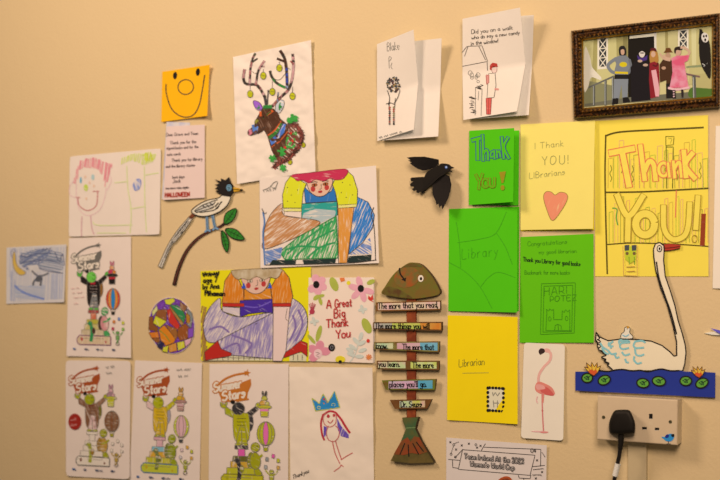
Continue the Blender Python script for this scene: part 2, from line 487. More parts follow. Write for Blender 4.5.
    E(d, 104.7, 311.3, 3.5, 4.2, c['skin2'], rot=15); E(d, 106.2, 310.5, .4, .6, BLK, None)
    d.stroke(P([(89, 323), (91.5, 326), (92.3, 334), (91.5, 341)]), 3.2 * k, c['skin3']); E(d, 90.6, 323.6, 2.0, 2.4, c['skin3'])
    E(d, 94, 331, 1.6, 3.2, c['shell2'])
    d.build('little_turtles_drawing', p.o)
    d = p.mb()
    E(d, 113, 299, 7.0, 10.8, c['bal'][0]); E(d, 113, 299, 4.8, 10.6, c['bal'][1]); E(d, 113, 299, 2.1, 10.4, c['bal'][2])
    d.stroke(P([(110, 308.5), (111.7, 311.8)]), .4 * k, SOFT, False); d.stroke(P([(116, 308.5), (114.4, 311.8)]), .4 * k, SOFT, False)
    d.fill(P([(111.2, 311.5), (114.8, 311.5), (114.4, 314.5), (111.6, 314.5)]), c['basket'], False, 7, SOFT, .4 * k)
    d.build('balloon_drawing', p.o)
    d = p.mb()
    E(d, 110.6, 264, .8, 2.8, c['ear'], rot=-8); E(d, 112.8, 264, .8, 2.8, c['ear'], rot=10)
    E(d, 111.7, 268, 2.2, 2.4, c['rab'][0]); E(d, 111.2, 272, 3.4, 2.6, c['rab'][1]); E(d, 114, 272.6, 1.6, 2.2, c['rab'][0])
    E(d, 112, 275.4, 5.4, 1.7, c['hat']); d.fill(P([(108.4, 276.3), (115, 276.3), (114.6, 284), (109, 284)]), c['hat'], False, 7, SOFT, .4 * k)
    d.fill(P([(108.3, 277.2), (115, 277.2), (115, 279.2), (108.4, 279.2)]), c['band'])
    d.build('top_hat_drawing', p.o)
    d = p.mb()
    E(d, 117.7, 337.5, 1.7, 3.2, c['jug']); E(d, 117.7, 332.6, 1.7, 1.7, c['jug'])
    d.stroke(P([(116.3, 335.5), (114, 333), (113, 331.5)]), .9 * k, c['jug']); d.stroke(P([(119.2, 335.5), (121.5, 333.5), (122.4, 331.5)]), .9 * k, c['jug'])
    d.stroke(ell(*T(117.7, 343.2), 1.6 * k, 1.8 * k), .5 * k, INK, False, True); d.stroke(P([(117.2, 340), (117.4, 343)]), .9 * k, c['jug'], False)
    for (x, y), m in zip(((114, 321.6), (119, 318.7), (123, 322.6), (113, 328.6), (123, 328.9)), c['items']):
        a = T(x, y); d.fill([(a[0] + dx * k, a[1] + dy * k) for dx, dy in ((-1, -1.6), (1.2, -1.3), (1.1, 1.5), (-1.2, 1.4))], m, False, 7, SOFT, .3 * k)
    d.build('juggler_drawing', p.o)
    d = p.mb()
    for x, w, col in ((77, 6, '#3a6a9a'), (88, 5, '#7a6a70'), (101, 9, '#5a5a66'), (116, 8, '#2a3550')):
        a = T(x - w * .3, 349.6); d.ell(a[0], a[1], 1.4 * k, 1.0 * k, M(col)); d.scribble(*T(x - w / 2, 349.6), *T(x + w / 2, 350.2), 1.0 * k, M('#5a5a66'), .6 * k)
        d.build('footer_logo', p.o); d = p.mb()
    if note:
        for (x0, y0, x1, y1) in note: d.scribble(*T(x0, y0), *T(x1, y1), 1.2 * k, PENCIL, .55 * k)
        d.build('handwriting', p.o); d = p.mb()
    if c.get('stain'):
        for (x0, y0, x1, y1) in ((71, 289, 83, 287), (72, 293, 86, 292), (74, 298, 85, 297), (74, 304, 80, 303)): d.scribble(*T(x0, y0), *T(x1, y1), .8, M('#eab8a4'), .7)
    if c.get('stain'): d.build('faint_red_writing', p.o); d = p.mb()
    if c.get('badge'):
        E(d, 76.5, 300.5, 6.2, 8.3, M('#a8281c'), None); a = T(72.5, 300); d.text('well', a[0], a[1], 2.6, M('#d88878'), .45, -.15, .8); a = T(72.3, 305.5); d.text('done', a[0], a[1], 2.6, M('#d88878'), .45, -.15, .75)
    d.build('red_badge', p.o)
    return p

NO = M('#f0dccb', 'paper')
Y1 = C('#b5a800', 40, .62); Y2 = C('#e0a010', 30, .62); OLV = C('#97940e', 20, .66); DK = C('#3a3230', 35, .6)
poster('poster with the plain grey logo, red and blue balloon and green turtle in black coat', GQ, dict(
    logo='#75685a', skin=C('#5fb03a', 20, .68), head=C('#74c044', 20, .7), skin2=C('#4a9a50', 20, .62), skin3=C('#2a8a48', 20, .68), coat=M('#221a18', 'crayon', 20, .72), arm_l=M('#221a18', 'crayon', 20, .72), arm_r=M('#221a18', 'crayon', 20, .72),
    legs=C('#80766e', 0, .62), line=M('#a88a78'), shell=C('#96602a', 10, .7), tie=M('#b82430'), plinth=C('#a84038', 90), column=C('#d86840', 90), book=[C('#c0a838', 90), C('#d0b068', 90), C('#d2b084', 90), C('#deb488', 90)],
    trim='#7a3060', shell2=C('#4a2c20', 10, .7), body2=C('#d8807c', 90, .56), bal=[C('#d8442a', 0, .68), C('#e88a2c', 0, .68), M('#2c80b0')], basket=BLK, ear=M('#e07080'), rab=[C('#e08030'), C('#c83a50')],
    hat=M('#1c1614'), band=M('#c02a34'), jug=C('#6a9a48'), items=[M('#e88030'), M('#7a88b8'), M('#d8c838'), M('#c83050'), M('#8cb848')], stain=1), 1, wr=.35, wf=34, curl=(2, 2, 5, 4))
poster('poster with a round red badge and brown balloon, left of the lower row', ((65.7, 360.3), (130.7, 360.8), (129.4, 479.5), (66, 476)), dict(
    logo='#b04c20', skin=Y1, head=C('#a8a010', 20, .68), skin2=C('#a89c10'), skin3=C('#a8a020'), coat=C('#8a5638', 60, .6), arm_l=C('#8a5638', 60), arm_r=C('#9a6a4c', 60), legs=C('#e0b0a4', 0), line=M('#5a3020'), shell=C('#7a6a20', 10), tie=M('#7a3a28'),
    plinth=NO, column=NO, book=[NO, NO, NO, NO], trim='#5a5048', shell2=C('#a87420'), body2=C('#c08a30'), bal=[C('#8a5230', 0, .64), C('#96603c', 0, .62), C('#8a5230', 0, .66)], basket=M('#b09a20'), ear=M('#d08890'), rab=[C('#d89a9a'), C('#b08080')],
    hat=C('#c8b820'), band=M('#c8b820'), jug=C('#b88a20'), items=[NO] * 5, badge=1), 2, note=[(107, 244, 116, 243), (107, 250, 117, 249)], wr=.4, wf=34, curl=(2, 4, 8, 3), rnd=3)
poster('poster with pink and yellow balloon and blue bottom book, second in the lower row', ((135, 360.3), (202, 363), (199.5, 488), (129.2, 484)), dict(
    logo='#b04c20', skin=Y1, head=C('#b4a812', 20, .7), skin2=C('#9c9a14'), skin3=C('#7a7a30'), coat=C('#dca818', 60, .64), arm_l=C('#e4b8ac', 60), arm_r=C('#c8b018', 60), legs=C('#d8a818', 0, .66), line=M('#6a5a20'), shell=C('#a89aa0', 10), tie=M('#c8a020'),
    plinth=C('#dca0a0', 90), column=C('#e0a8a8', 90), book=[C('#8cb4d0', 90), C('#e0a030', 90), C('#c8b428', 90), C('#c8bc30', 90, .7)], trim='#3a6a90', shell2=C('#77741c'), body2=C('#8e8c18'), bal=[C('#c8c030', 0), C('#e0a8a4', 0, .66), C('#e4b0ac', 0, .7)], basket=M('#4a4440'),
    ear=M('#d89028'), rab=[C('#d89020'), C('#d8a020')], hat=C('#b0786a'), band=M('#d8a8a0'), jug=C('#a8a020'), items=[M('#e8c8d0'), M('#e0a030'), M('#c8b830'), M('#d8c8d0'), M('#e0a040')]), 3, note=[(107, 245, 121, 243.5), (109, 251, 119, 250)], wr=.3, wf=40, curl=(1, 2, 2, 2))
poster('poster with dark scribbled head and hot pink column, third in the lower row', ((209.5, 364), (288.6, 364), (288, 500), (208.6, 497)), dict(
    logo='#cc7026', skin=Y1, head=C('#3c3432', 30, .64), skin2=C('#aa9e10', 20, .68), skin3=DK, coat=C('#b8a80c', 70, .66), arm_l=C('#aca414', 60), arm_r=DK, legs=C('#b8a80c', 0, .66), line=M('#4a4020'), shell=C('#3c3432', 30, .6), tie=M('#b0a018'),
    plinth=DK, column=M('#ea5a9a'), book=[C('#6a6020', 90), C('#d8a030', 90), C('#c4b424', 90, .68), C('#c8b420', 90, .68)], trim='#8a7a20', shell2=C('#908618'), body2=C('#a89c14', 20, .68), bal=[C('#b8ac18', 0, .66), C('#c0b420', 0, .7), M('#ee6aa0')], basket=M('#b0a420'),
    ear=DK, rab=[C('#c0b020'), C('#d89828')], hat=C('#c8b428'), band=M('#ee7aa8'), jug=C('#b0a420'), items=[M('#9a9088'), M('#ea5a9a'), M('#c8b830'), M('#b0a8a0'), M('#d8a050')]), 4, wr=.3, wf=45, curl=(1, 1, 2, 2))

# ------------------------------------------------------------------ left-hand drawings
p = Paper('crayon_drawing', 'small blue and grey drawing of night sky with yellow moon, at the far left', 'drawing',
          ((6.6, 247.5), (66.4, 244.4), (64, 302.2), (6.3, 303.8)), M('#dccfc4', 'paper'), curl=(2, 3, 5, 2), wr=.3, wf=40)
z = lambda pts: Z(0, 235, 6.4, pts)
d = p.mb()
d.hatch(z([(60, 85), (410, 75), (400, 410), (60, 425)]), 92, 2.3, .9, M('#c4bfc4'), .6)
for q in ([(60, 230), (90, 230), (95, 420), (60, 420)], [(330, 250), (400, 250), (395, 410), (330, 410)]): d.hatch(z(q), 91, 1.8, .9, M('#b2b0be'), .5)
d.hatch(z([(95, 330), (290, 320), (285, 410), (100, 410)]), 5, 1.7, .9, M('#b0b2c2'), .5)
d.stroke(z([(95, 325), (130, 355), (180, 380), (280, 410)]), 2.2, M('#8088b0'))
d.hatch(z([(130, 120), (240, 85), (390, 110), (410, 200), (380, 240), (250, 215), (200, 230), (120, 180)]), 12, 1.6, 1.0, M('#8e8c94'), .7)
d.hatch(z([(120, 130), (250, 90), (330, 90), (300, 150), (180, 230), (130, 190)]), -30, 2.0, 1.0, M('#74768e'), .7)
for q in ([(135, 130), (170, 140), (240, 120), (330, 120)], [(130, 180), (180, 170), (300, 160), (380, 180)], [(240, 210), (300, 230), (400, 245)], [(350, 110), (380, 170), (400, 120), (412, 190)], [(270, 100), (280, 85), (290, 100), (300, 82), (312, 98), (325, 80)]):
    d.stroke(z(q), .8, M('#5a5a70'))
d.fill(z([(170, 195), (240, 190), (260, 235), (200, 240)]), M('#d8ccc6'))
d.build('sky_drawing', p.o)
d = p.mb(); d.fill(z([(88, 105), (98, 125), (102, 165), (120, 205), (165, 240), (140, 258), (110, 245), (88, 210), (80, 160)]), C('#e0ac48', 10, .7), True, 7, M('#8a7a78'), .6)
d.stroke(z([(80, 150), (70, 110), (90, 88), (105, 110)]), .6, M('#7a7690')); d.build('moon_drawing', p.o)
d = p.mb(); d.fill(z([(235, 265), (262, 255), (272, 290), (245, 300), (225, 290)]), M('#5e5858'), True)
d.stroke(z([(205, 230), (235, 258), (265, 262), (310, 245)]), 1.6, M('#6a6466')); d.stroke(z([(230, 285), (215, 300), (212, 320)]), 2, M('#6a6466')); d.stroke(z([(258, 290), (262, 305), (258, 322)]), 2, M('#6a6466'))
d.build('flying_figure_drawing', p.o)

p = Paper('crayon_drawing', 'faint crayon drawing of smiling face with pink hair, above the grey logo poster', 'drawing',
          ((69.8, 156.4), (161, 148.3), (159.5, 234.5), (68.7, 236.7)), PAPER2, curl=(3, 2, 5, 5), wr=.8, wf=34, rnd=1.5, seed=5)
z = lambda pts: Z(60, 140, 4.57, pts)
PK = M('#ee928c'); d = p.mb()
d.hatch(z([(60, 200), (70, 140), (100, 95), (150, 80), (200, 100), (240, 110), (225, 160), (205, 215), (195, 160), (170, 130), (110, 125), (85, 140), (75, 200)]), 95, 1.5, .9, PK, .6)
for q in ([(95, 95), (90, 130)], [(120, 85), (115, 120)], [(150, 82), (150, 118)], [(180, 90), (175, 130)], [(210, 105), (205, 180)], [(230, 115), (215, 190)]): d.stroke(z(q), 1.6, M('#e88886'))
for q in ([(65, 185), (45, 210), (45, 250), (70, 262)], [(225, 160), (235, 185), (215, 230)], [(75, 200), (75, 260), (90, 320), (130, 345), (180, 320), (205, 260), (210, 220)]): d.stroke(z(q), .7, M('#ecc0b8'))
d.ell(*z([(95, 184)])[0], 1.1, 3.2, M('#86aed2')); d.ell(*z([(150, 170)])[0], 1.6, 3.0, M('#b4c8d4'))
d.ell(*z([(118, 218)])[0], 2.2, 3.6, C('#c8cc4c', 30)); 
for x, y in ((115, 168), (135, 195), (155, 210), (120, 268)): d.ell(*z([(x, y)])[0], 1.0, 1.5, M('#efbf9c'))
d.stroke(z([(82, 265), (88, 300), (125, 322), (165, 300), (172, 235)]), 1.0, M('#cf7c72')); d.stroke(z([(72, 262), (92, 262)]), .8, M('#cf7c72')); d.stroke(z([(150, 235), (178, 234)]), .8, M('#cf7c72'))
d.stroke(z([(100, 350), (98, 400), (98, 440)]), 1.0, M('#dba49c')); d.stroke(z([(140, 345), (145, 400), (155, 430)]), 1.0, M('#dba49c'))
d.build('face_drawing', p.o)
d = p.mb(); YL = M('#dedc8c')
d.hatch(z([(285, 80), (340, 60), (440, 65), (430, 95), (380, 115), (330, 90), (280, 110)]), 100, 1.8, 1.0, M('#dcd868'), .6)
d.hatch(z([(385, 60), (420, 55), (425, 90), (390, 100)]), 100, 1.3, 1.0, M('#d0cc30'), .6)
for q in ([(305, 120), (310, 220), (325, 320), (320, 425)], [(385, 120), (388, 300), (395, 420)], [(320, 315), (390, 303)], [(150, 375), (180, 390), (330, 388)], [(170, 425), (300, 425)], [(250, 195), (310, 190)], [(390, 160), (450, 150)]): d.stroke(z(q), .9, YL)
d.stroke(z([(350, 180), (335, 205), (345, 230), (365, 215), (368, 185), (352, 180), (345, 205), (355, 222), (360, 200)]), 1.0, M('#7f83bf')); d.ell(*z([(352, 205)])[0], 3.5, 5.6, C('#8f93c9', 60, .5))
d.build('yellow_figure_drawing', p.o)

# ------------------------------------------------------------------ smiling note, letter under it
p = Paper('smiley_note', 'square orange note with a smiling face drawn in black line', 'note',
          ((162.2, 71.7), (209.7, 64.7), (207.2, 115.8), (161.3, 122)), M('#ffac0c', 'paper'), d=2.0, curl=(2, 8, 12, 4), belly=1)
z = lambda pts: Z(140, 50, 6, pts)
d = p.mb()
for x, y in ((210, 153), (347, 132)): d.ell(*z([(x, y)])[0], 2.0, 3.8, BLK, 6)
d.stroke(ell(*z([(274, 222)])[0], 7.8, 7.4, -15), .95, INK, False, True)
d.stroke(z([(156, 205), (158, 260), (185, 345), (230, 390), (280, 403), (325, 385), (355, 330), (372, 250), (388, 150)]), 1.05, INK)
d.build('face_drawing', p.o)

lf = Leafy('letter_card', 'small pink note with black handwriting and red HALLOWEEN at its foot', 'letter', (184, 200))
lf.leaf('cover_leaf', [(0, (166.6, 121.8), (190, 122.5), 4, .6), (1, (161.8, 199.2), (190, 198.7), 7, .6)], M('#b9b2c6', 'mottle', 0, .5, '#e0d0cc'), th=.3)
_, sh = lf.leaf('inner_page', [(0, (166.8, 126.4), (204.7, 124.6), 6, 2.5), (1, (163.4, 200), (204.7, 197.7), 9, 3)], M('#eac9b8', 'paper'), curl=(0, 2, 3, 0))
d = MB(sh.depth)
for t, x, y, h in (('Dear Grace and Team', 166.5, 136.3, 3.0), ('Thank you for the', 170, 144.3, 3.0), ('signed books and for the', 166.5, 149.6, 2.7), ('cute cards', 167, 155.8, 2.7), ('Thank you for library', 171.5, 161.8, 3.0), ('and the library stories', 165.8, 167.8, 2.7), ('best days', 172.5, 178.5, 2.6), ('Jack', 172.5, 183, 3.8), ('see more soon again', 165.5, 189.4, 2.4)):
    d.text(t, x, y, h, M('#5a4640'), .45, -.05, .68, 2.2, .03)
d.build('handwriting', lf.o)
d = MB(sh.depth); d.text('HALLOWEEN', 165.2, 197.0, 4.0, M('#b02c1c'), 1.05, -.035, .64, 2.6, 0, False); d.build('printed_word', lf.o, 'red printed capitals HALLOWEEN')

# ------------------------------------------------------------------ long-tailed bird cut-out
o = empty('bird_cutout', at(186, 285), 'painted cut-out bird with black crest on a curved leafy twig', 'bird cutout')
z = lambda pts: Z(190, 170, 6, pts); y3 = lambda pts: Z(150, 160, 3.69, pts)
def band_poly(pts, w0, w1):
    q = smooth_line(pts, False, 3); n = len(q); L = []; R = []
    for i, (x, y) in enumerate(q):
        a = q[max(i - 1, 0)]; b = q[min(i + 1, n - 1)]; dx, dy = b[0] - a[0], b[1] - a[1]; l = math.hypot(dx, dy) or 1
        w = (w0 + (w1 - w0) * i / (n - 1)) / 2; L.append((x - dy / l * w, y + dx / l * w)); R.append((x + dy / l * w, y - dx / l * w))
    return L + R[::-1]
BC = M('#1d1613', 'card')
br = slab('twig', band_poly(y3([(88, 462), (105, 400), (135, 335), (175, 290), (215, 265), (262, 243), (275, 232)]), 3.6, 2.2), 1, 3, M('#3a211a', 'card'), o, False)
d = MB(lambda x, y: 3); d.stroke(y3([(88, 455), (107, 398), (137, 335), (176, 291), (215, 267), (258, 246)]), .9, M('#6a3424')); d.build('twig_stripe', o).parent = br  # lighter brown line drawn along the dark twig
GR = M('#2f7d24', 'card')
for lp, mid in (([(275, 236), (274, 212), (285, 192), (317, 179), (315, 205), (300, 227)], [(278, 232), (312, 184)]), ([(278, 256), (300, 252), (325, 262), (347, 291), (320, 293), (292, 280)], [(282, 258), (340, 287)]), ([(264, 260), (280, 275), (291, 305), (284, 340), (270, 318), (264, 290)], [(266, 265), (283, 332)])):
    lo = slab('leaf', y3(lp), 1.5, 4, GR, o, True)
    d = MB(lambda x, y: 4); d.stroke(y3(lp), .9, BLK, True, True); d.stroke(y3(mid), .5, BLK, False)
    for t in (.35, .55, .75):
        (x0, y0), (x1, y1) = mid; cx, cy = x0 + (x1 - x0) * t, y0 + (y1 - y0) * t
        nx, ny = -(y1 - y0) * .16, (x1 - x0) * .16
        d.stroke(y3([(cx + nx, cy + ny), (cx - (x1 - x0) * .08, cy - (y1 - y0) * .08), (cx - nx, cy - ny)]), .4, BLK, False)
    d.build('leaf_veins', lo)
for c0 in ([(150, 210), (105, 264), (70, 320), (37, 395)], [(152, 214), (118, 262), (84, 302)]):
    tp = band_poly(y3(c0), 2.6, 4.2 if len(c0) == 4 else 3.2)
    to = slab('tail_feather', tp, 2, 4 if len(c0) == 4 else 4.6, M('#e6d6bf', 'card'), o, False)
    d = MB(lambda x, y, D=(4 if len(c0) == 4 else 4.6): D); d.stroke(tp, .6, BLK, False, True)
    q = smooth_line(y3(c0), False, 3)
    d.stroke(q[2:], .55, BLK, False)
    d.stroke([(x + .75, y + .2) for x, y in q[6:-4]], .35, BLK, False)
    d.build('feather_marks', o).parent = to
slab('rump', y3([(172, 196), (160, 192), (143, 210), (150, 220)]), 2, 4.8, M('#7a3a20', 'card'), o, False)
bp_ = [(8, 246), (55, 205), (110, 180), (168, 168), (196, 150), (242, 158), (228, 203), (192, 240), (146, 264), (92, 278), (40, 272)]
for q in ([(98, 272), (101, 320), (103, 362)], [(133, 266), (140, 310), (150, 350)]):
    lg = slab('bird_leg', band_poly(z(q), 2.2, 2.0), 2, 4.6, M('#7c92a4', 'card'), o, False)
    e = q[-1]; d = MB(lambda x, y: 4.0, .7); d.stroke(z([(e[0] - 13, e[1] + 9), (e[0], e[1] - 2), (e[0] + 18, e[1] + 4)]), 1.9, M('#7c92a4', 'card')); d.stroke(z(q), .4, BLK); d.build('foot', lg)
bo = slab('bird_body', z(bp_), 2, 5.2, M('#eedbbc', 'card'), o)
d = MB(lambda x, y: 5.2); d.stroke(z(bp_), .95, BLK, True, True)
d.fill(z([(22, 248), (70, 208), (130, 188), (150, 200), (120, 235), (70, 256)]), M('#d2c2ac')) 
for q in ([(25, 246), (75, 212), (130, 190), (165, 178)], [(30, 250), (85, 225), (140, 205), (150, 190)], [(35, 256), (95, 240), (135, 228)], [(60, 255), (110, 248), (145, 240), (170, 225)], [(75, 215), (95, 226)], [(95, 204), (115, 222)], [(118, 195), (135, 212)]): d.stroke(z(q), .9, BLK)
for x, y in ((125, 230), (140, 222), (155, 214), (170, 218), (158, 228), (178, 205), (186, 194), (165, 202)): d.stroke(z([(x - 4, y + 4), (x + 5, y - 4)]), 1.1, BLK, False)
d.build('wing_marks', bo)
hd = slab('bird_head', z([(150, 57), (187, 70), (184, 50), (210, 62), (232, 43), (238, 68), (256, 95), (262, 128), (240, 160), (200, 155), (172, 138), (150, 130), (172, 120), (147, 112), (168, 100), (149, 88), (175, 82)]), 3, 6, BC, o, False)
d = MB(lambda x, y: 6); e = z([(234, 106)])[0]; d.ell(*e, 2.7, 3.3, M('#7fa6c2')); d.stroke(ell(*e, 1.8, 2.2), .6, BLK, False, True); d.ell(*e, .8, 1.0, BLK); d.build('eye', hd)
slab('beak', z([(256, 103), (285, 107), (318, 119), (285, 128), (258, 131)]), 3, 5.6, M('#d8961e', 'card'), o, False)
d = MB(lambda x, y: 5.6); d.stroke(z([(258, 116), (310, 120)]), .6, BLK, False); d.ell(*z([(308, 120)])[0], 1.6, 1.1, BLK); d.build('beak_line', o)

# ------------------------------------------------------------------ round mosaic drawing
oc = at(171.7, 354)
o = empty('round_drawing', oc, 'round paper disc coloured in patches of purple, orange, green and yellow', 'drawing')
slab('disc', ell(171.7, 325.5, 23, 28.4, -8, 40), .5, 1.6, M('#e8d0bc', 'paper'), o, False)
d = MB(lambda x, y: 1.6); z = lambda pts: Z(140, 285, 6, pts)
d.fill(ell(171.7, 325.5, 22.4, 27.8, -8, 40), C('#70309a', 30, .62))
def pa(c, *q): d.fill(z(q), C(c, random.choice((20, 60, 110, 150)), .66), False, 7, M('#5a3a28'), .5)
pa('#7a3a9a', (100, 115), (145, 85), (155, 115), (130, 150), (105, 145)); pa('#d8c838', (145, 88), (200, 78), (215, 95), (180, 120), (155, 115))
pa('#7a3a9a', (205, 80), (250, 95), (240, 120), (215, 115)); pa('#96603a', (240, 100), (285, 130), (265, 165), (240, 140))
pa('#dccc7c', (72, 160), (100, 120), (108, 150), (75, 190)); pa('#96542a', (105, 150), (160, 145), (160, 215), (90, 190))
pa('#86847c', (275, 135), (310, 165), (318, 200), (305, 260), (275, 225), (285, 170)); pa('#b8761e', (275, 165), (300, 185), (300, 235), (278, 225))
pa('#2f7f46', (178, 118), (225, 122), (262, 160), (274, 190), (262, 232), (235, 205)); pa('#b07a3a', (172, 128), (182, 128), (262, 230), (248, 245))
pa('#cf3226', (160, 150), (182, 142), (240, 245), (225, 270), (175, 225)); pa('#d9c92c', (92, 185), (160, 218), (120, 255), (78, 228))
pa('#8e4e22', (55, 190), (78, 190), (80, 232), (110, 258), (105, 280), (52, 270)); pa('#dd7420', (52, 285), (108, 280), (116, 316), (70, 318))
pa('#9a5624', (70, 320), (116, 316), (122, 345), (95, 345)); pa('#e07e1c', (112, 268), (145, 240), (215, 320), (205, 345), (155, 365), (125, 335))
pa('#a2602a', (150, 236), (218, 262), (228, 300), (216, 330)); pa('#9c5020', (228, 262), (272, 230), (297, 258), (285, 322), (240, 335), (222, 300))
pa('#2e2848', (102, 352), (125, 332), (148, 352), (128, 388), (105, 372)); pa('#d6c62e', (140, 372), (172, 362), (165, 405), (132, 398)); pa('#d98a34', (170, 362), (218, 345), (222, 395), (175, 405))
pa('#d9c634', (222, 345), (265, 335), (270, 375), (228, 395)); pa('#e0a4ac', (265, 332), (312, 315), (300, 350), (272, 372)); pa('#8a4aa8', (288, 262), (322, 255), (320, 310), (288, 320))
d.stroke(z([(112, 268), (150, 300), (180, 340)]), .8, M('#7a8a30')); d.build('coloured_patches', o)

# ------------------------------------------------------------------ reindeer drawing
p = Paper('reindeer_drawing', 'crumpled white sheet with a coloured reindeer wearing baubles on its antlers', 'drawing',
          ((233, 57), (311, 40), (315.5, 171.5), (237, 184)), M('#f3dccb', 'paper'), d=1.6, wr=4.2, wf=20, cell=2.2, seed=3, curl=(2, 4, 2, 6))
a = lambda pts: Z(230, 40, 6.857, pts); z = lambda pts: Z(230, 100, 6, pts)
d = p.mb()
AN = M('#d29c94', 'mottle', 0, .5, '#a45650'); AR = M('#b04440', 'mottle', 0, .52, '#8a5a4c')
def ant(pts, w, m, tp=False): d.stroke(a(pts), w * .78 + .45, INK, taper=tp); d.stroke(a(pts), w * .78, m, taper=tp)
ant([(248, 450), (240, 400), (225, 365), (185, 310), (110, 300), (92, 260), (100, 205)], 3.0, AN)
ant([(135, 300), (140, 200), (155, 130), (172, 95)], 2.4, AN); ant([(155, 150), (187, 128)], 1.6, M('#5a5a36')); ant([(178, 300), (195, 210), (235, 145)], 2.4, AN); ant([(215, 180), (235, 182)], 1.4, AN)
ant([(205, 335), (180, 305)], 2.6, AR); ant([(162, 110), (174, 94)], 1.8, M('#4a4a2c'))
ant([(290, 455), (350, 390), (400, 340), (425, 270), (435, 180), (430, 100)], 3.0, AN); ant([(300, 445), (330, 410)], 2.6, AR); ant([(416, 145), (434, 165)], 1.4, AR)
ant([(392, 330), (388, 220), (375, 130), (345, 75)], 3.2, M('#4a2c20')); ant([(325, 128), (380, 150)], 2.4, M('#4a2c20')); ant([(390, 300), (388, 195)], 2.8, M('#34489a'))
ant([(375, 325), (320, 295), (285, 250), (275, 215)], 2.8, M('#2f7d32')); ant([(385, 318), (400, 330)], 2.6, M('#a0a4c0'))
ant([(245, 440), (240, 385)], 2.4, M('#4a4442')); ant([(256, 440), (262, 345)], 1.2, M('#4a4442')); ant([(325, 420), (330, 360)], 1.2, M('#8a8aa0'))
for q in ([(150, 215), (175, 230), (195, 215)], [(285, 240), (310, 270), (345, 270), (380, 230)], [(395, 190), (415, 205)]): d.stroke(a(q), .5, INK)
d.build('antler_drawing', p.o)
d = p.mb()
for x, y, t in ((338, 192, 150), (228, 245, 200), (138, 370, 300), (290, 355, 280), (428, 385, 320)):
    c0 = a([(x, y)])[0]; d.stroke([(c0[0], c0[1] - 3), a([(x, t)])[0]], .4, INK, False); d.ell(*c0, 2.8, 3.6, C('#c2b418', 20, .7), 0, INK, .55)
    d.stroke([(c0[0] - 2, c0[1] - .6), (c0[0] + 2, c0[1])], .4, INK, False); d.build('bauble_drawing', p.o); d = p.mb()
for x, y in ((440, 270), (360, 373)): d.ell(*z([(x, y)])[0], 2.1, 2.5, C('#b8a81e', 20, .7), 0, INK, .5); d.build('bauble_drawing', p.o); d = p.mb()
d = p.mb(); BR = C('#54301e', 60, .64, '#a2765c')
d.fill(z([(140, 5), (165, 8), (185, 25), (195, 55), (165, 60), (145, 35)]), C('#a05ab4', 30, .62), True, 7, INK, .6); d.ell(*z([(168, 42)])[0], 1.7, 2.8, M('#3a7a38'), -20)
d.fill(z([(275, 75), (275, 30), (300, 0), (322, 5), (322, 35), (300, 75)]), C('#c4c4d0', 30, .6), True, 7, INK, .6); d.ell(*z([(302, 38)])[0], 1.7, 4.2, M('#2f7d32'), 8)
d.fill(z([(195, 50), (175, 85), (158, 115), (148, 148), (112, 185), (108, 205), (125, 214), (150, 205), (175, 198), (205, 180), (225, 215), (250, 300), (275, 348), (300, 335), (345, 262), (352, 155), (300, 112), (285, 75), (260, 52)]), BR, False, 5, INK, .6)
d.fill(z([(195, 55), (200, 32), (250, 28), (252, 55)]), M('#2f7d32')); d.stroke(z([(182, 72), (186, 100), (215, 92), (255, 65)]), 2.4, M('#dc5a24'))
d.fill(z([(130, 150), (172, 145), (165, 190), (150, 205), (135, 185)]), C('#5a7ac0', 90, .64)); d.ell(*z([(120, 194)])[0], 2.3, 3.1, M('#e07c84'), 10, INK, .5)
d.ell(*z([(160, 128)])[0], 1.7, 2.6, M('#9a8a30'), 30, INK, .5); d.stroke(z([(200, 110), (225, 85), (245, 70)]), 1.6, M('#3a5a2a')); d.ell(*z([(210, 100)])[0], 2.6, 1.6, M('#241a14'), -30)
d.stroke(z([(160, 195), (215, 160)]), .6, INK)
d.stroke(z([(228, 212), (270, 180), (305, 128)]), 1.4, M('#d4562c')); d.fill(z([(230, 218), (272, 185), (306, 134), (318, 140), (285, 200), (236, 238)]), C('#3c7a34', 30, .66))
d.fill(z([(238, 240), (288, 204), (320, 140), (340, 148), (325, 195), (282, 245), (248, 272)]), C('#4a70c4', 120, .6)); d.stroke(z([(252, 282), (300, 245), (345, 190)]), 1.3, M('#c4562c'))
d.build('reindeer_head_drawing', p.o)
d = p.mb(); GA = M('#96483a', 'mottle', 0, .5, '#5a3a30')
d.fill(z([(300, 335), (338, 270), (352, 160), (385, 152), (416, 195), (420, 245), (390, 298), (345, 345), (290, 372), (275, 350)]), C('#7a4030', 40, .58), False, 3.5)
d.stroke(z([(352, 150), (390, 150), (422, 190), (428, 240), (395, 300), (345, 352), (290, 380), (265, 405)]), 4.4, GA)
d.fill(z([(335, 260), (345, 215), (395, 190), (402, 230), (385, 285), (345, 300)]), C('#3f9a3c', 30, .66), True)
for i in range(130):
    t = i / 130; q = smooth_line(z([(352, 150), (390, 150), (422, 190), (428, 240), (395, 300), (345, 352), (290, 380), (265, 405)]), False, 1); c0 = q[int(t * (len(q) - 1))]
    an = random.uniform(0, 6.3); d.stroke([c0, (c0[0] + 3.4 * math.cos(an), c0[1] + 3.4 * math.sin(an))], .7, M(random.choice(('#5a2a22', '#a04a3c', '#3a2a20'))), False)
for x, y, r in ((310, 310, 3.4), (255, 350, 2.8), (375, 108, 3.0), (318, 408, 2.6), (360, 120, 2.4), (392, 112, 2.2)):
    c0 = z([(x, y)])[0]
    for k in range(7):
        an = k * .9 + random.random(); d.stroke([c0, (c0[0] + r * 1.2 * math.cos(an), c0[1] + r * 1.2 * math.sin(an))], 2.0, M('#3f9a3c'), False)
for x, y in ((365, 200), (375, 245), (330, 285)): d.ell(*z([(x, y)])[0], 1.4, 1.5, M('#c8382c'))
d.build('wreath_drawing', p.o)

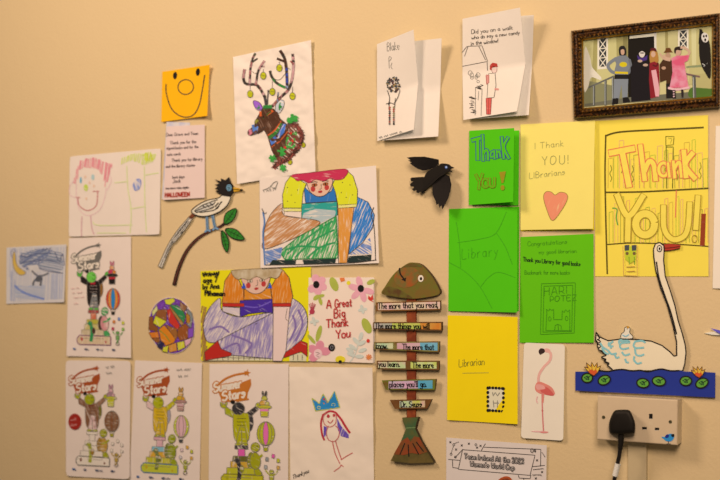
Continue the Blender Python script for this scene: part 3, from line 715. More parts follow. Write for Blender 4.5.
# ------------------------------------------------------------------ two colourings of a woman in a wide dress
z = lambda pts: Z(250, 155, 4, pts)
p = Paper('coloured_drawing', 'colouring of a woman with red hair, yellow sleeves and green skirt on white paper', 'drawing',
          ((259.5, 178), (376, 165.5), (379, 263), (260.5, 268)), M('#f1dac4', 'paper'), d=4, group='colourings of a woman in a wide dress', wr=.5, wf=45, curl=(2, 3, 5, 4))
def face(d, z, cx, cy, sk, eye):
    d.fill(z([(cx - 50, cy - 28), (cx - 44, cy + 12), (cx - 22, cy + 33), (cx + 2, cy + 38), (cx + 26, cy + 28), (cx + 44, cy + 2), (cx + 48, cy - 32), (cx, cy - 40)]), sk, True, 7, INK, .6)
    d.ell(*z([(cx - 28, cy + 8)])[0], 2.4, 2.9, M('#c23a34')); d.ell(*z([(cx + 27, cy + 2)])[0], 2.4, 2.8, M('#c23a34'))
    for sx, sy in ((-22, -8), (22, -12)):
        d.ell(*z([(cx + sx, cy + sy)])[0], 2.7, 1.5, M(eye), -8, INK, .5); d.ell(*z([(cx + sx, cy + sy)])[0], .8, .9, BLK); d.stroke(z([(cx + sx - 13, cy + sy - 9), (cx + sx, cy + sy - 13), (cx + sx + 12, cy + sy - 11)]), .8, INK)
    d.stroke(z([(cx + 4, cy - 12), (cx + 5, cy + 6), (cx - 2, cy + 9)]), .5, INK); d.ell(*z([(cx + 1, cy + 19)])[0], 2.2, 1.3, M('#b8302c'), -8)
d = p.mb()
d.fill(z([(215, 125), (240, 150), (280, 168), (325, 145), (338, 112), (346, 185), (222, 192)]), C('#2f6fa8', 100, .7), False, 7, INK, .6)
d.fill(z([(205, 195), (348, 186), (350, 240), (300, 262), (268, 275), (205, 250)]), C('#2f9a86', 0, .66), False, 7, INK, .6)
d.fill(z([(215, 232), (262, 215), (345, 222), (338, 248), (272, 276), (208, 252)]), C('#b4bdb8', 0, .6))
d.fill(z([(130, 195), (92, 225), (64, 275), (56, 325), (68, 375), (280, 274), (140, 242)]), C('#c8824c', 150, .55), True, 7, INK, .6)
d.fill(z([(138, 226), (206, 226), (206, 252), (136, 242)]), M('#efd5c0'), False, 7, INK, .5)
d.fill(z([(345, 245), (352, 412), (140, 418), (118, 388), (190, 330)]), C('#37a052', 115, .53), False, 7, M('#2a7a3a'), 1.1)
for q in ([(150, 395), (230, 330), (330, 265)], [(180, 410), (250, 345), (335, 300)], [(140, 380), (200, 365), (280, 370)], [(230, 410), (280, 370), (340, 350)]): d.stroke(z(q), 1.8, M('#2d9150'))
d.fill(z([(430, 168), (472, 188), (498, 240), (490, 292), (450, 352), (395, 398), (412, 215)]), C('#2f78bc', 115, .57), False, 7, INK, .6)
d.fill(z([(352, 212), (416, 209), (402, 320), (388, 432), (354, 432)]), C('#e4913c', 85, .62), False, 7, INK, .6)
d.fill(z([(58, 385), (130, 368), (122, 412), (66, 436)]), C('#6a80ac', 20, .56)); d.stroke(z([(52, 230), (58, 270), (52, 320), (60, 440)]), 1.6, M('#5a7aa4')); d.stroke(z([(48, 215), (58, 235), (66, 230)]), .8, INK)
for q in ([(90, 420), (185, 420), (182, 436), (75, 442)], [(210, 420), (345, 414), (340, 434), (216, 438)], [(395, 405), (486, 398), (484, 424), (388, 432)]): d.fill(z(q), C('#22302c', 20, .64))
d.fill(z([(400, 398), (450, 355), (480, 330), (488, 395)]), C('#6a80b0', 30, .5)); d.stroke(z([(495, 210), (485, 240), (495, 280), (500, 350), (502, 420)]), .8, INK); d.stroke(z([(60, 440), (200, 438), (400, 432), (505, 420)]), .8, INK)
d.build('dress_drawing', p.o)
d = p.mb(); YE = C('#e2d424', 100, .7)
d.fill(z([(162, 84), (142, 112), (130, 160), (133, 212), (206, 212), (212, 150), (225, 115), (190, 95)]), YE, False, 7, INK, .6); d.fill(z([(134, 213), (206, 213), (206, 226), (136, 226)]), C('#ecdc70', 0), False, 7, INK, .5)
d.build('sleeve_drawing', p.o); d = p.mb()
d.fill(z([(330, 118), (345, 85), (385, 60), (412, 84), (430, 140), (428, 198), (352, 202), (342, 150)]), YE, False, 7, INK, .6); d.fill(z([(352, 200), (428, 196), (426, 208), (352, 213)]), C('#ecdc70', 0), False, 7, INK, .5)
for x, y in ((150, 130), (165, 160), (150, 185), (180, 190), (190, 140), (370, 110), (400, 120), (410, 160), (385, 170), (365, 150), ): d.ell(*z([(x, y)])[0], .5, .5, INK)
d.build('sleeve_drawing', p.o)
d = p.mb(); face(d, z, 280, 128, C('#eab08c', 20, .66), '#b85a28')
d.fill(z([(165, 80), (250, 70), (384, 57), (376, 92), (345, 100), (320, 93), (295, 104), (262, 98), (236, 112), (210, 100), (190, 104), (176, 92)]), C('#cc2f4c', 10, .68), True, 7, M('#8a1c30'), .6)
d.build('head_drawing', p.o)
d = p.mb(); d.stroke(z([(55, 140), (80, 128), (95, 110), (110, 108), (98, 135), (82, 122)]), .7, PENCIL); d.scribble(*z([(52, 145)])[0], *z([(110, 130)])[0], 2, PENCIL); d.build('pencil_scrawl', p.o)

z = lambda pts: Z(190, 260, 3.6, pts)
p = Paper('coloured_drawing', 'colouring of a woman with cream hair and lilac dress on a yellow background', 'drawing',
          ((200.5, 271), (311, 267), (308.5, 361.4), (201, 360.5)), C('#f0d312', 30, .75, '#ecd868'), d=2.2, group='colourings of a woman in a wide dress', wr=.4, wf=45, curl=(2, 0, 2, 2))
d = p.mb(); LV = C('#a48ca6', 125, .50, '#ecd6c8'); 
d.hatch(z([(40, 165), (58, 170), (62, 360), (42, 360)]), 100, 1.6, 1.3, M('#a8743c'), .5); d.fill(z([(66, 340), (300, 345), (300, 362), (62, 362)]), M('#e2cfa4'))
d.fill(z([(360, 335), (420, 335), (418, 364), (358, 364)]), M('#e2cfa4'))
for x in range(80, 300, 19): d.stroke(z([(x, 342), (x, 360)]), .6, M('#5a4a3a'), False)
for x in (372, 388, 404): d.stroke(z([(x, 342), (x, 360)]), .6, M('#5a4a3a'), False)
d.stroke(z([(66, 351), (298, 354)]), .5, M('#5a4a3a'), False)
d.fill(z([(108, 138), (72, 170), (52, 215), (50, 258), (68, 296), (130, 282), (300, 192), (182, 205), (116, 182)]), LV, True, 7, INK, .7)
d.fill(z([(98, 292), (180, 250), (300, 190), (300, 356), (140, 342), (118, 330)]), C('#9a80a4', 105, .54, '#ecd6c8'), False, 7, INK, .7)
d.fill(z([(366, 138), (405, 165), (422, 205), (418, 255), (390, 302), (338, 330), (360, 170)]), LV, True, 7, INK, .7)
for q in ([(120, 320), (170, 300), (180, 335)], [(150, 270), (220, 300), (200, 335)], [(70, 250), (110, 240), (140, 260)], [(360, 290), (380, 240), (370, 200)], [(390, 180), (405, 230), (380, 290)]): d.stroke(z(q), 2.0, M('#8a6a98'))
d.fill(z([(116, 168), (182, 172), (182, 206), (118, 185)]), C('#d8c4d0', 20), False, 7, INK, .6)
d.fill(z([(52, 332), (100, 290), (112, 320), (150, 335), (148, 345), (76, 358), (55, 362)]), C('#c2281e', 20, .7), False, 7, INK, .6); d.fill(z([(332, 340), (362, 320), (398, 290), (422, 300), (422, 348), (400, 330), (340, 352)]), C('#c2281e', 20, .7), False, 7, INK, .6)
d.fill(z([(300, 168), (360, 168), (352, 250), (345, 330), (330, 364), (298, 364)]), C('#efcfc0', 90, .7), False, 7, INK, .6); d.stroke(z([(350, 175), (345, 210), (355, 220)]), .5, INK)
d.build('dress_drawing', p.o)
d = p.mb(); OR = C('#e07a1c', 100, .58, '#eeb070')
d.fill(z([(150, 40), (125, 75), (115, 156), (194, 158), (194, 112), (170, 60)]), OR, False, 7, INK, .6); d.fill(z([(290, 100), (318, 50), (334, 35), (356, 62), (370, 130), (364, 156), (296, 158)]), OR, False, 7, INK, .6)
d.fill(z([(194, 105), (290, 100), (296, 142), (194, 144)]), C('#e08424', 20, .66), False, 7, INK, .9)
d.fill(z([(180, 146), (296, 140), (298, 190), (258, 188), (210, 194), (180, 206)]), C('#4a2a8c', 20, .72), False, 7, INK, .6); d.stroke(z([(190, 165), (240, 170), (290, 150)]), 1.2, M('#7a5ab0'))
d.fill(z([(117, 155), (195, 156), (195, 168), (117, 168)]), M('#c42a22'), False, 7, INK, .5); d.fill(z([(298, 156), (365, 155), (363, 168), (298, 168)]), M('#c42a22'), False, 7, INK, .5)
d.build('bodice_drawing', p.o)
d = p.mb(); face(d, z, 238, 84, C('#e8b296', 20, .7), '#e0c0a0')
d.fill(z([(150, 45), (162, 36), (320, 30), (326, 48), (312, 66), (288, 62), (268, 70), (240, 60), (212, 72), (188, 66), (172, 70), (158, 60)]), M('#d4b690', 'mottle', 0, .5, '#b89468'), True, 7, M('#7a5a3a'), .6)
for x, y in ((193, 92), (287, 92)): d.fill(z([(x - 8, y + 10), (x + 1, y - 12), (x + 9, y + 10)]), M('#3454b0'))
d.build('head_drawing', p.o)
d = p.mb()
d.scribble(*z([(46, 52)])[0], *z([(108, 50)])[0], 2.6, BLK, 1.2); d.scribble(*z([(46, 52)])[0], *z([(108, 50)])[0], 2.2, BLK, 1.2)
d.text('age 7', *z([(48, 82)])[0], 5.0, BLK, 1.1, -.05, .7); d.text('by Ana', *z([(46, 105)])[0], 5.0, BLK, 1.1, -.05, .66); d.text('Mihaman', *z([(54, 128)])[0], 5.0, BLK, 1.2, .02, .66)
d.build('handwriting', p.o)

# ------------------------------------------------------------------ greetings card with flowers
lf = Leafy('greeting_card', 'flowered white greeting card reading A Great Big Thank You in red', 'card', (341, 362))
lf.leaf('back_leaf', [(0, (310, 278.2), (374.4, 278.2), 1, 1.2), (1, (309.5, 361), (374.6, 362.6), 1, 1.2)], PAPER2)
_, sh = lf.leaf('front_leaf', [(0, (308.7, 277.7), (373.6, 277.3), 3, 6), (1, (308, 361), (372.9, 363), 3, 6)], M('#f8ddd0', 'card'), th=.5)
z = lambda pts: Z(300, 270, 4.8, pts); d = MB(sh.depth)
PI_ = M('#efa6aa'); PD = M('#e78a90'); OLI = M('#b4b044'); LB = M('#d4d4cc')
def petals(cx, cy, n, r, rx, ry, m, a0=0, skip=()):
    for i in range(n):
        if i in skip: continue
        an = a0 + 360 / n * i; x = cx + r * math.cos(math.radians(an)); y = cy + r * math.sin(math.radians(an)); d.ell(*z([(x, y)])[0], rx / 4.8, ry / 4.8, m, an)
petals(80, 70, 6, 29, 22, 19, PI_, 20, (3,)); d.ell(*z([(78, 70)])[0], 3.2, 3.7, BLK)
petals(294, 92, 6, 36, 28, 15, PI_, 15, (5,)); d.ell(*z([(292, 89)])[0], 3.2, 3.7, BLK)
petals(90, 395, 5, 32, 25, 20, PD, -80, (2,)); d.ell(*z([(86, 402)])[0], 4.2, 4.8, M('#f3c8c8')); d.stroke(z([(75, 395), (95, 400), (78, 410), (92, 418)]), .5, M('#8a6a60'))
d.ell(*z([(163, 68)])[0], 3.9, 7.4, OLI, -22); d.ell(*z([(340, 58)])[0], 2.4, 4.4, OLI, 65); d.ell(*z([(320, 268)])[0], 4.2, 8.2, OLI, -25)
d.ell(*z([(90, 305)])[0], 2.5, 8.4, OLI, 15); d.ell(*z([(55, 332)])[0], 1.8, 5.8, OLI, -40); d.ell(*z([(78, 132)])[0], 2.2, 3.6, OLI, 50); d.ell(*z([(98, 150)])[0], 1.8, 4, OLI, -15); d.ell(*z([(102, 124)])[0], 1.6, 3.4, OLI, 75)
d.fill(z([(190, 38), (212, 36), (216, 52), (196, 58)]), M('#ec7a3c')); d.ell(*z([(233, 62)])[0], 2.0, 2.1, M('#f0d02c'))
d.fill(z([(328, 122), (340, 132), (348, 115), (352, 142), (336, 148), (326, 138)]), M('#d8382c')); d.stroke(z([(340, 146), (350, 152)]), .8, M('#d8382c'))
for x in (44, 52, 60, 68, 74): d.stroke(z([(x, 155 + abs(x - 58) * .6), (58, 205)]), .7, M('#b83a48'), False)
d.ell(*z([(58, 200)])[0], 2.6, 2.6, M('#b83a48')); d.stroke(z([(45, 215), (58, 200)]), .8, M('#b83a48'))
for cx, cy in ((300, 188), (68, 245)):
    for an in (0, 80, 160, 250): d.ell(*z([(cx + 12 * math.cos(math.radians(an)), cy + 12 * math.sin(math.radians(an)))])[0], 2.2, 1.5, LB, an)
d.ell(*z([(152, 372)])[0], 3.4, 3.8, BLK); d.stroke(ell(*z([(152, 372)])[0], 1.4, 1.7), .4, M('#a09090'), False, True)
d.stroke(z([(240, 440), (265, 400), (290, 310)]), .9, LB)
for x, y, an in ((245, 405, 200), (252, 370, 215), (268, 340, 230), (292, 318, -75), (297, 350, -30), (300, 385, -20), (285, 415, 0), (240, 385, 210)): d.ell(*z([(x, y)])[0], 4.4, 2.0, LB, an)
d.ell(*z([(327, 340)])[0], 1.7, 1.9, M('#d83a2c'))
for an in range(0, 180, 45): c0 = z([(330, 418)])[0]; d.stroke([(c0[0] - 2.8 * math.cos(math.radians(an)), c0[1] - 2.8 * math.sin(math.radians(an))), (c0[0] + 2.8 * math.cos(math.radians(an)), c0[1] + 2.8 * math.sin(math.radians(an)))], 1.1, M('#ec8040'), False)
d.fill(z([(172, 438), (174, 418), (192, 412), (214, 420), (212, 440)]), M('#f0cc28'), True); d.ell(*z([(193, 439)])[0], 1.7, 1.3, BLK)
d.build('flower_print', lf.o)
d = MB(sh.depth, .6); TR_ = M('#c83a34')
d.text('A', *z([(128, 184)])[0], 8.0, TR_, 1.2, -.1, .62); d.text('Great', *z([(168, 180)])[0], 7.8, TR_, 1.2, -.08, .52)
d.text('Big', *z([(164, 230)])[0], 8.4, TR_, 1.25, -.1, .62); d.text('Thank', *z([(126, 277)])[0], 8.0, TR_, 1.25, -.09, .62); d.text('You', *z([(172, 330)])[0], 8.4, TR_, 1.25, -.14, .68)
d.build('lettering', lf.o, 'red hand-lettered words')

# ------------------------------------------------------------------ crowned girl drawing
p = Paper('crayon_drawing', 'creased white sheet with red-haired stick figure wearing a blue crown', 'drawing',
          ((289, 366.8), (372.4, 367.6), (374.3, 507), (290.6, 503)), M('#f8e4d2', 'paper'), wr=2.2, wf=30, cell=3, seed=9, curl=(2, 8, 2, 2))
z = lambda pts: Z(270, 350, 3.69, pts); d = p.mb()
d.fill(z([(168, 225), (155, 178), (182, 198), (196, 162), (214, 195), (238, 152), (258, 212)]), C('#2d86c0', 80, .72), False, 7, M('#c0b83c'), 1.0)
d.ell(*z([(203, 196)])[0], 1.9, 2.3, M('#d8742c')); d.ell(*z([(199, 182)])[0], 1.2, 1.2, M('#c8342c')); d.stroke(ell(*z([(180, 212)])[0], 1.6, 1.3), .5, M('#e0d060'), False, True); d.stroke(ell(*z([(234, 202)])[0], 1.8, 1.4), .5, M('#e0d060'), False, True)
d.build('crown_drawing', p.o)
d = p.mb(); RD = M('#c4343a'); PU = C('#6a4aa0', 110, .6)
d.fill(z([(247, 250), (262, 280), (290, 312), (290, 326), (262, 318), (250, 295)]), PU); d.fill(z([(198, 280), (210, 285), (208, 312), (198, 325)]), PU)
d.stroke(z([(245, 235), (262, 255), (280, 285), (294, 305)]), 2.2, RD); d.stroke(z([(196, 238), (188, 270), (192, 310), (200, 332)]), 1.9, RD); d.stroke(z([(196, 240), (218, 226), (240, 230), (250, 240)]), 2.0, RD)
d.stroke(z([(206, 230), (196, 250), (202, 275), (222, 284), (242, 270), (244, 240)]), .9, M('#cf6a60'))
d.ell(*z([(215, 244)])[0], 1.5, 1.8, RD); d.ell(*z([(236, 241)])[0], 1.3, 1.6, RD); d.stroke(z([(213, 262), (222, 270), (233, 258)]), .8, RD)
d.stroke(z([(215, 280), (208, 305), (215, 330), (235, 338), (252, 322), (255, 295), (242, 280)]), .9, M('#cf6a60'))
d.stroke(z([(230, 336), (240, 380), (258, 420)]), .9, M('#cf5a50')); d.stroke(z([(242, 336), (252, 370), (264, 405)]), .9, M('#cf5a50')); d.stroke(z([(262, 405), (285, 390), (304, 380)]), .9, M('#cf5a50')); d.stroke(z([(236, 448), (258, 432), (262, 424), (270, 430)]), .9, M('#cf5a50'))
d.build('girl_drawing', p.o)
d = p.mb(); d.text('Thankyou', *z([(84, 477)])[0], 4.2, INK, .5, -.42, .55); d.build('handwriting', p.o)

# ------------------------------------------------------------------ wooden fish with words on its ribs
o = empty('fish_plaque', at(411, 464), 'hanging wooden fish skeleton with painted head, tail and words on its ribs', 'wall ornament')
z = lambda pts: Z(360, 250, 4.36, pts); y3 = lambda pts: Z(360, 350, 3.69, pts)
sp = slab('spine', [(406.6, 297), (415.6, 297), (415.2, 419), (406.8, 419)], 2, 7, M('#7c3018', 'mottle', 0, .5, '#9a4420'), o, False)
hm = [(95, 190), (110, 158), (150, 102), (205, 60), (235, 55), (268, 65), (308, 108), (334, 150), (346, 190), (290, 206), (225, 212), (150, 203)]
ho = slab('fish_head', z(hm), 2, 12, M('#6e6420', 'mottle', 0, .5, '#7c5a22'), o, True, M('#4a3018', 'card'))
d = MB(lambda x, y: 12)
d.fill(z([(150, 115), (185, 78), (240, 80), (262, 112), (240, 150), (195, 165), (160, 150)]), M('#a4501e', 'mottle', 0, .5, '#76602a'), True)
d.fill(z([(98, 190), (120, 160), (165, 170), (210, 195), (225, 210), (150, 201)]), M('#5e3c1c', 'mottle', 0, .5, '#6e6222'), True)
d.fill(z([(175, 80), (205, 62), (235, 57), (268, 67), (272, 75), (225, 72)]), M('#70401c', 'mottle', 0, .5, '#5e5a24'))
d.build('paint_patches', ho)
d = MB(lambda x, y: 12.2); d.stroke(z([(172, 80), (176, 105), (195, 130)]), 1.5, BLK); d.fill(z([(180, 128), (202, 120), (198, 138)]), BLK); d.build('gill_mark', ho)
d = MB(lambda x, y: 12.3); d.ell(*z([(265, 124)])[0], 2.8, 3.4, M('#f0e4d4')); d.ell(*z([(266, 125)])[0], 1.3, 1.7, BLK); d.build('eye', ho)
ribs = [
 ([(376, 302.3), (440.3, 300.5), (440.3, 310), (376, 311.4)], '#86501f', [(378, 440, '#e6b4a8', '#e4c49a')], 'The more that you read,', [(377.8, 308.9, 6.0, -.025)], .58),
 ([(373, 322.2), (442, 321.8), (442, 330.9), (373, 329.4)], '#5a3a1e', [(374, 392, '#c8a8a0', '#b4a890'), (392, 420, '#a4b848', '#d0c058'), (420, 441, '#d87a28', '#d8923a')], 'The more things you will', [(375, 328.3, 5.6, .012)], .57),
 ([(374, 342.2), (439.3, 341.3), (439, 352), (374, 349.2)], '#8a7a3a', [(375.3, 393, '#d8cc98', '#b8c898'), (397, 420, '#dca0a4', '#d8b0a8'), (420, 437.5, '#6ca8c0', '#88b0b8')], 'know.|The more that', [(376, 348.4, 5.4, .02), (402.5, 349.4, 5.4, .012)], .57),
 ([(376.6, 360.8), (439, 360.8), (439, 370), (376.6, 369.3)], '#6e4a22', [(378, 405.5, '#c4cc88', '#dcb898'), (410.6, 436.6, '#ccc85c', '#d4d088')], 'you learn.|The more', [(378.6, 366.6, 5.4, .01), (412.4, 367.6, 5.6, .01)], .58),
 ([(381.7, 380.4), (436, 379), (434.6, 389.8), (385.7, 389.8)], '#6e7424', [(388.6, 418, '#dca4b4', '#bcb8bc'), (418, 432.5, '#5aa0b0', '#70a8b0')], "places you'll go.", [(389.6, 387.2, 5.8, -.01)], .58),
 ([(389.8, 400), (431.8, 399.3), (427.2, 408.4), (394.8, 409)], '#6e3e1e', [(399.6, 412, '#c4bcd0', '#c4c888'), (412, 425, '#ccc450', '#e0a898')], 'Dr. Seuss', [(401, 406.9, 5.4, -.01)], .57)]
for q, c0, strips, words, tp, sx in ribs:
    b = slab('rib', q, 8, 13, M(c0, 'mottle', 0, .52, '#7a4a20'), o, False, M('#4a2c16', 'card'))
    def edge(x, top):
        a, c1 = (q[0], q[1]) if top else (q[3], q[2]); t = (x - a[0]) / (c1[0] - a[0]); return a[1] + (c1[1] - a[1]) * t
    d = MB(lambda x, y: 13, .35)
    for x0, x1, ca, cb in strips: d.fill([(x0, edge(x0, 1) + 1.2), (x1, edge(x1, 1) + 1.2), (x1, edge(x1, 0) - 1.3), (x0, edge(x0, 0) - 1.3)], M(ca, 'mottle', 0, .5, cb))
    d.build('paper_strip', b)
    d = MB(lambda x, y: 13, .8)
    for wd, (x, y, h, sl) in zip(words.split('|'), tp): d.text(wd, x, y, h, M('#17120f'), .85, sl, sx, 2.3, 0, True, .5); d.build('lettering', b); d = MB(lambda x, y: 13, .8)
tq = [(155, 250), (215, 248), (209, 268), (203, 292), (226, 340), (272, 415), (190, 418), (112, 410), (148, 345), (169, 292), (160, 268)]
to = slab('fish_tail', y3(tq), 2, 12, M('#5a4a22', 'mottle', 0, .5, '#6e5428'), o, False, M('#3a2814', 'card'))
d = MB(lambda x, y: 12)
d.fill(y3([(156, 251), (214, 249), (208, 268), (203, 290), (218, 322), (152, 336), (169, 292), (161, 268)]), M('#3f5a34', 'mottle', 0, .5, '#5e5a2c'))
d.fill(y3([(152, 336), (176, 322), (186, 340), (200, 318), (218, 322), (248, 376), (222, 385), (190, 380), (160, 388), (124, 385)]), M('#94401e', 'mottle', 0, .5, '#7a4a22'))
for x0, y0, x1, y1 in ((165, 345, 148, 385), (178, 350, 180, 392), (195, 345, 216, 384), (208, 340, 234, 374)): d.stroke(y3([(x0, y0), (x1, y1)]), 1.1, BLK, False)
d.stroke(y3([(168, 288), (204, 286)]), .7, M('#7a8a50'), False)
d.build('paint_patches', to)

# ------------------------------------------------------------------ two folded letters standing open
FG = 'folded paper letters standing open'
FOLD = M('#f1dcc6', 'paper')
lf = Leafy('folded_letter', 'folded white letter with small pencil flower figure, above the black crow', 'letter', (405, 141), FG)
lf.leaf('back_leaf', [(0, (377.5, 45), (441.6, 38.2), 20, 22), (.5, (377.5, 97), (440.3, 88.5), 1.0, 1.5), (1, (377.6, 140.8), (438.2, 136.4), 14, 20)], FOLD, belly=1)
_, sh = lf.leaf('front_leaf', [(0, (377, 44.2), (413.5, 29.6), 22, 44), (.54, (377, 98), (418.2, 83.3), 3, 12), (1, (377.3, 141), (413.8, 129.4), 16, 36)], FOLD, cell=3)
z = lambda pts: Z(370, 20, 3.84, pts); d = MB(sh.depth)
d.text('Blake', *z([(66, 119)])[0], 8, PENCIL, .5, -.12, .42, 2); d.stroke(z([(72, 150), (74, 140), (82, 146), (74, 158), (72, 150)]), .5, PENCIL); d.stroke(z([(72, 150), (74, 185)]), .5, PENCIL); d.stroke(z([(84, 165), (80, 180), (86, 188)]), .5, PENCIL)
d.build('handwriting', lf.o)
d = MB(sh.depth)
for i in range(95):
    an = random.uniform(0, 6.28); r = random.random() ** .5; c0 = z([(90 + 26 * r * math.cos(an), 248 + 30 * r * math.sin(an))])[0]
    d.ell(*c0, .8, .9, M(random.choice(('#3a322e', '#4a4038', '#6a4038', '#4a4a48', '#5a5a50', '#a8804a'))), 0, None, .4, 8)
for q in ([(66, 270), (75, 300), (70, 325)], [(115, 270), (105, 300), (92, 320)], [(62, 322), (80, 318), (96, 326)], [(75, 300), (72, 340)], [(97, 300), (94, 340)]): d.stroke(z(q), .6, INK)
for x in (75, 91):
    for y in range(335, 405, 8): c0 = z([(x, y)])[0]; d.ell(*c0, 1.1, 1.0, M(random.choice(('#3a322e', '#6a5a50', '#a8503c', '#8a7a50'))), 0, None, .4, 8)
d.build('figure_drawing', lf.o)
d = MB(sh.depth); d.scribble(*z([(34, 452)])[0], *z([(138, 424)])[0], 1.2, PENCIL, .6); d.build('pencil_line', lf.o)

lf = Leafy('folded_letter', 'folded white letter with a red figure and handwriting, beside the picture frame', 'letter', (496, 120), FG)
lf.leaf('back_leaf', [(0, (463, 19.5), (533.8, 15), 22, 24), (.5, (463, 73.5), (532, 66), 1.0, 1.5), (1, (463.4, 119.8), (528.8, 115), 14, 20)], FOLD, belly=1)
_, sh = lf.leaf('front_leaf', [(0, (462.5, 18.8), (520, 7.5), 24, 48), (.545, (462.5, 73.8), (525.5, 63.8), 3, 12), (1, (463.3, 120), (517, 111.3), 16, 36)], FOLD, cell=3)
z = lambda pts: Z(455, 5, 4, pts); d = MB(sh.depth)
d.text('Did you on a walk', *z([(66, 116)])[0], 3.9, INK, .5, -.11, .86, 2.2, .05); d.text('who do say a new candy', *z([(66, 138)])[0], 3.5, INK, .5, -.11, .80, 2.2, .05); d.text('in the window!', *z([(64, 162)])[0], 3.9, INK, .5, -.11, .72, 2.2, .05)
d.build('handwriting', lf.o)
d = MB(sh.depth)
for q in ([(28, 190), (48, 165)], [(50, 165), (108, 163), (130, 225)], [(30, 245), (128, 226), (130, 262)], [(52, 165), (38, 205)], [(95, 165), (122, 220)]): d.stroke(z(q), .5, INK, False)
d.build('house_drawing', lf.o)
d = MB(sh.depth)
d.fill(z([(147, 252), (166, 250), (167, 264), (160, 272), (150, 270)]), M('#ecc8b4'), True, 7, M('#8a4a40'), .4); d.fill(z([(139, 258), (140, 240), (150, 231), (168, 234), (171, 248), (156, 246), (147, 252), (145, 262)]), C('#c03a2e', 20, .68)); d.stroke(z([(152, 254), (166, 252)]), .8, INK)
d.stroke(z([(152, 248), (158, 248)]), 1.0, INK)
d.fill(z([(134, 275), (160, 272), (164, 320), (156, 370), (128, 372)]), M('#efdcc8'), False, 7, INK, .5); d.fill(z([(124, 280), (136, 280), (136, 310), (126, 318)]), M('#dc8a78'), False, 7, M('#9a3a30'), .5)
d.fill(z([(158, 332), (176, 334), (174, 341), (158, 340)]), M('#dc8a78')); d.fill(z([(124, 373), (146, 372), (142, 437), (126, 437)]), C('#d85a4c', 5, .66), False, 7, M('#8a2a24'), .5); d.stroke(z([(135, 375), (134, 436)]), .4, M('#8a2a24'), False)
d.build('red_figure_drawing', lf.o)
d = MB(sh.depth)
for i in range(7): x, y = random.uniform(55, 95), random.uniform(270, 325); d.stroke(ell(*z([(x, y)])[0], random.uniform(1, 2.4), random.uniform(1, 2.6), 0, 8), .45, PENCIL, True, True)
for i in range(16): x, y = random.uniform(60, 80), random.uniform(365, 430); d.stroke(z([(x - 6, y), (x + 6, y + random.uniform(-4, 4))]), .6, INK, False)
for q in ([(82, 330), (80, 440)], [(90, 335), (112, 320)], [(108, 335), (104, 442)], [(95, 345), (92, 380)]): d.stroke(z(q), .5, PENCIL, False)
for i in range(8): x, y = random.uniform(85, 110), random.uniform(318, 335); d.stroke(z([(x - 5, y), (x + 5, y + 3)]), .6, INK, False)
d.build('scribble_drawing', lf.o)

# ------------------------------------------------------------------ black paper crow
o = empty('crow_cutout', at(437, 208), 'black folded paper crow with spread wings and a blue eye', 'bird ornament')
z = lambda pts: Z(405, 150, 7.38, pts); CR = M('#0e0b0a'); CR2 = M('#15100e')
ctr = z([(215, 190)])[0]
def wing_d(base, k, cap): return lambda x, y: base + min(cap, k * math.hypot(x - ctr[0], y - ctr[1]))
slab('tail', z([(175, 200), (130, 198), (50, 203), (38, 212), (44, 230), (60, 234), (36, 250), (40, 268), (68, 272), (52, 290), (62, 302), (88, 296), (82, 312), (100, 318), (118, 304), (124, 324), (152, 300), (190, 245)]), 8, 8.6, CR, o, False, None, lambda x, y: 8 + .25 * math.hypot(x - ctr[0], y - ctr[1]))
slab('wing', z([(248, 70), (250, 108), (215, 128), (170, 146), (130, 152), (92, 138), (58, 116), (34, 96), (48, 93), (22, 76), (40, 74), (12, 56), (60, 50), (145, 49)]), 9, 9.6, CR2, o, False, None, wing_d(8, .75, 24))
slab('wing', z([(203, 252), (240, 205), (282, 174), (328, 193), (342, 255), (336, 300), (318, 355), (292, 408), (276, 438), (268, 408), (254, 428), (246, 398), (232, 405), (226, 378), (208, 340), (202, 295)]), 9, 9.6, CR2, o, False, None, wing_d(8, .7, 22))
bd = slab('body', z([(248, 112), (270, 99), (318, 104), (332, 118), (358, 130), (334, 138), (328, 146), (342, 160), (310, 160), (292, 178), (250, 205), (200, 250), (150, 290), (118, 310), (135, 262), (140, 210), (160, 165), (210, 130)]), 9, 14, CR, o, True, None, lambda x, y: 14 + .15 * (x - 415))
d = MB(lambda x, y: 14 + .15 * (x - 415)); d.ell(*z([(304, 127)])[0], 1.3, 1.3, M('#6a7ec0')); d.ell(*z([(305, 126)])[0], .5, .5, M('#cfd8f0')); d.build('eye', bd)
d = MB(lambda x, y: 14 + .15 * (x - 415)); d.stroke(z([(300, 150), (230, 195), (130, 285)]), 1.0, CR2); d.build('fold_ridge', bd)

# ------------------------------------------------------------------ green and yellow cards
GN = M('#53bb05', 'paper'); GN2 = M('#66b804', 'paper'); YD = M('#fcce0a', 'paper')
lf = Leafy('thank_you_card', 'small green card with outlined words Thank You, beside the black crow', 'card', (493, 205))
lf.leaf('back_leaf', [(0, (470.5, 131.5), (519.2, 130.4), 4, 4), (1, (470, 204.6), (518.5, 205.4), 4, 4)], GN)
_, sh = lf.leaf('front_leaf', [(0, (469.2, 130.8), (514.2, 128), 7, 26), (1, (468.8, 205), (513.2, 201.9), 7, 26)], GN, curl=(0, 0, 6, 0))
d = MB(sh.depth); BI = M('#3a5a78')
x = 474; z = lambda pts: Z(390, 120, 4.8, pts)
def outl(strokes, w, line, fillm, lw=.8):
    for ww, mm in ((w + lw * 2.2, line), (w, fillm)):
        d.lay(); d.own.cnt += 6; d.hold = 1
        for q in strokes: d.stroke(q, ww, mm, len(q) > 2)
        d.hold = None
outl([z([(396, 97), (438, 86)]), z([(420, 95), (422, 190)])], 2.9, BI, GN); outl([z([(444, 72), (448, 195)]), z([(448, 165), (462, 142), (470, 160), (470, 192)])], 1.9, BI, GN)
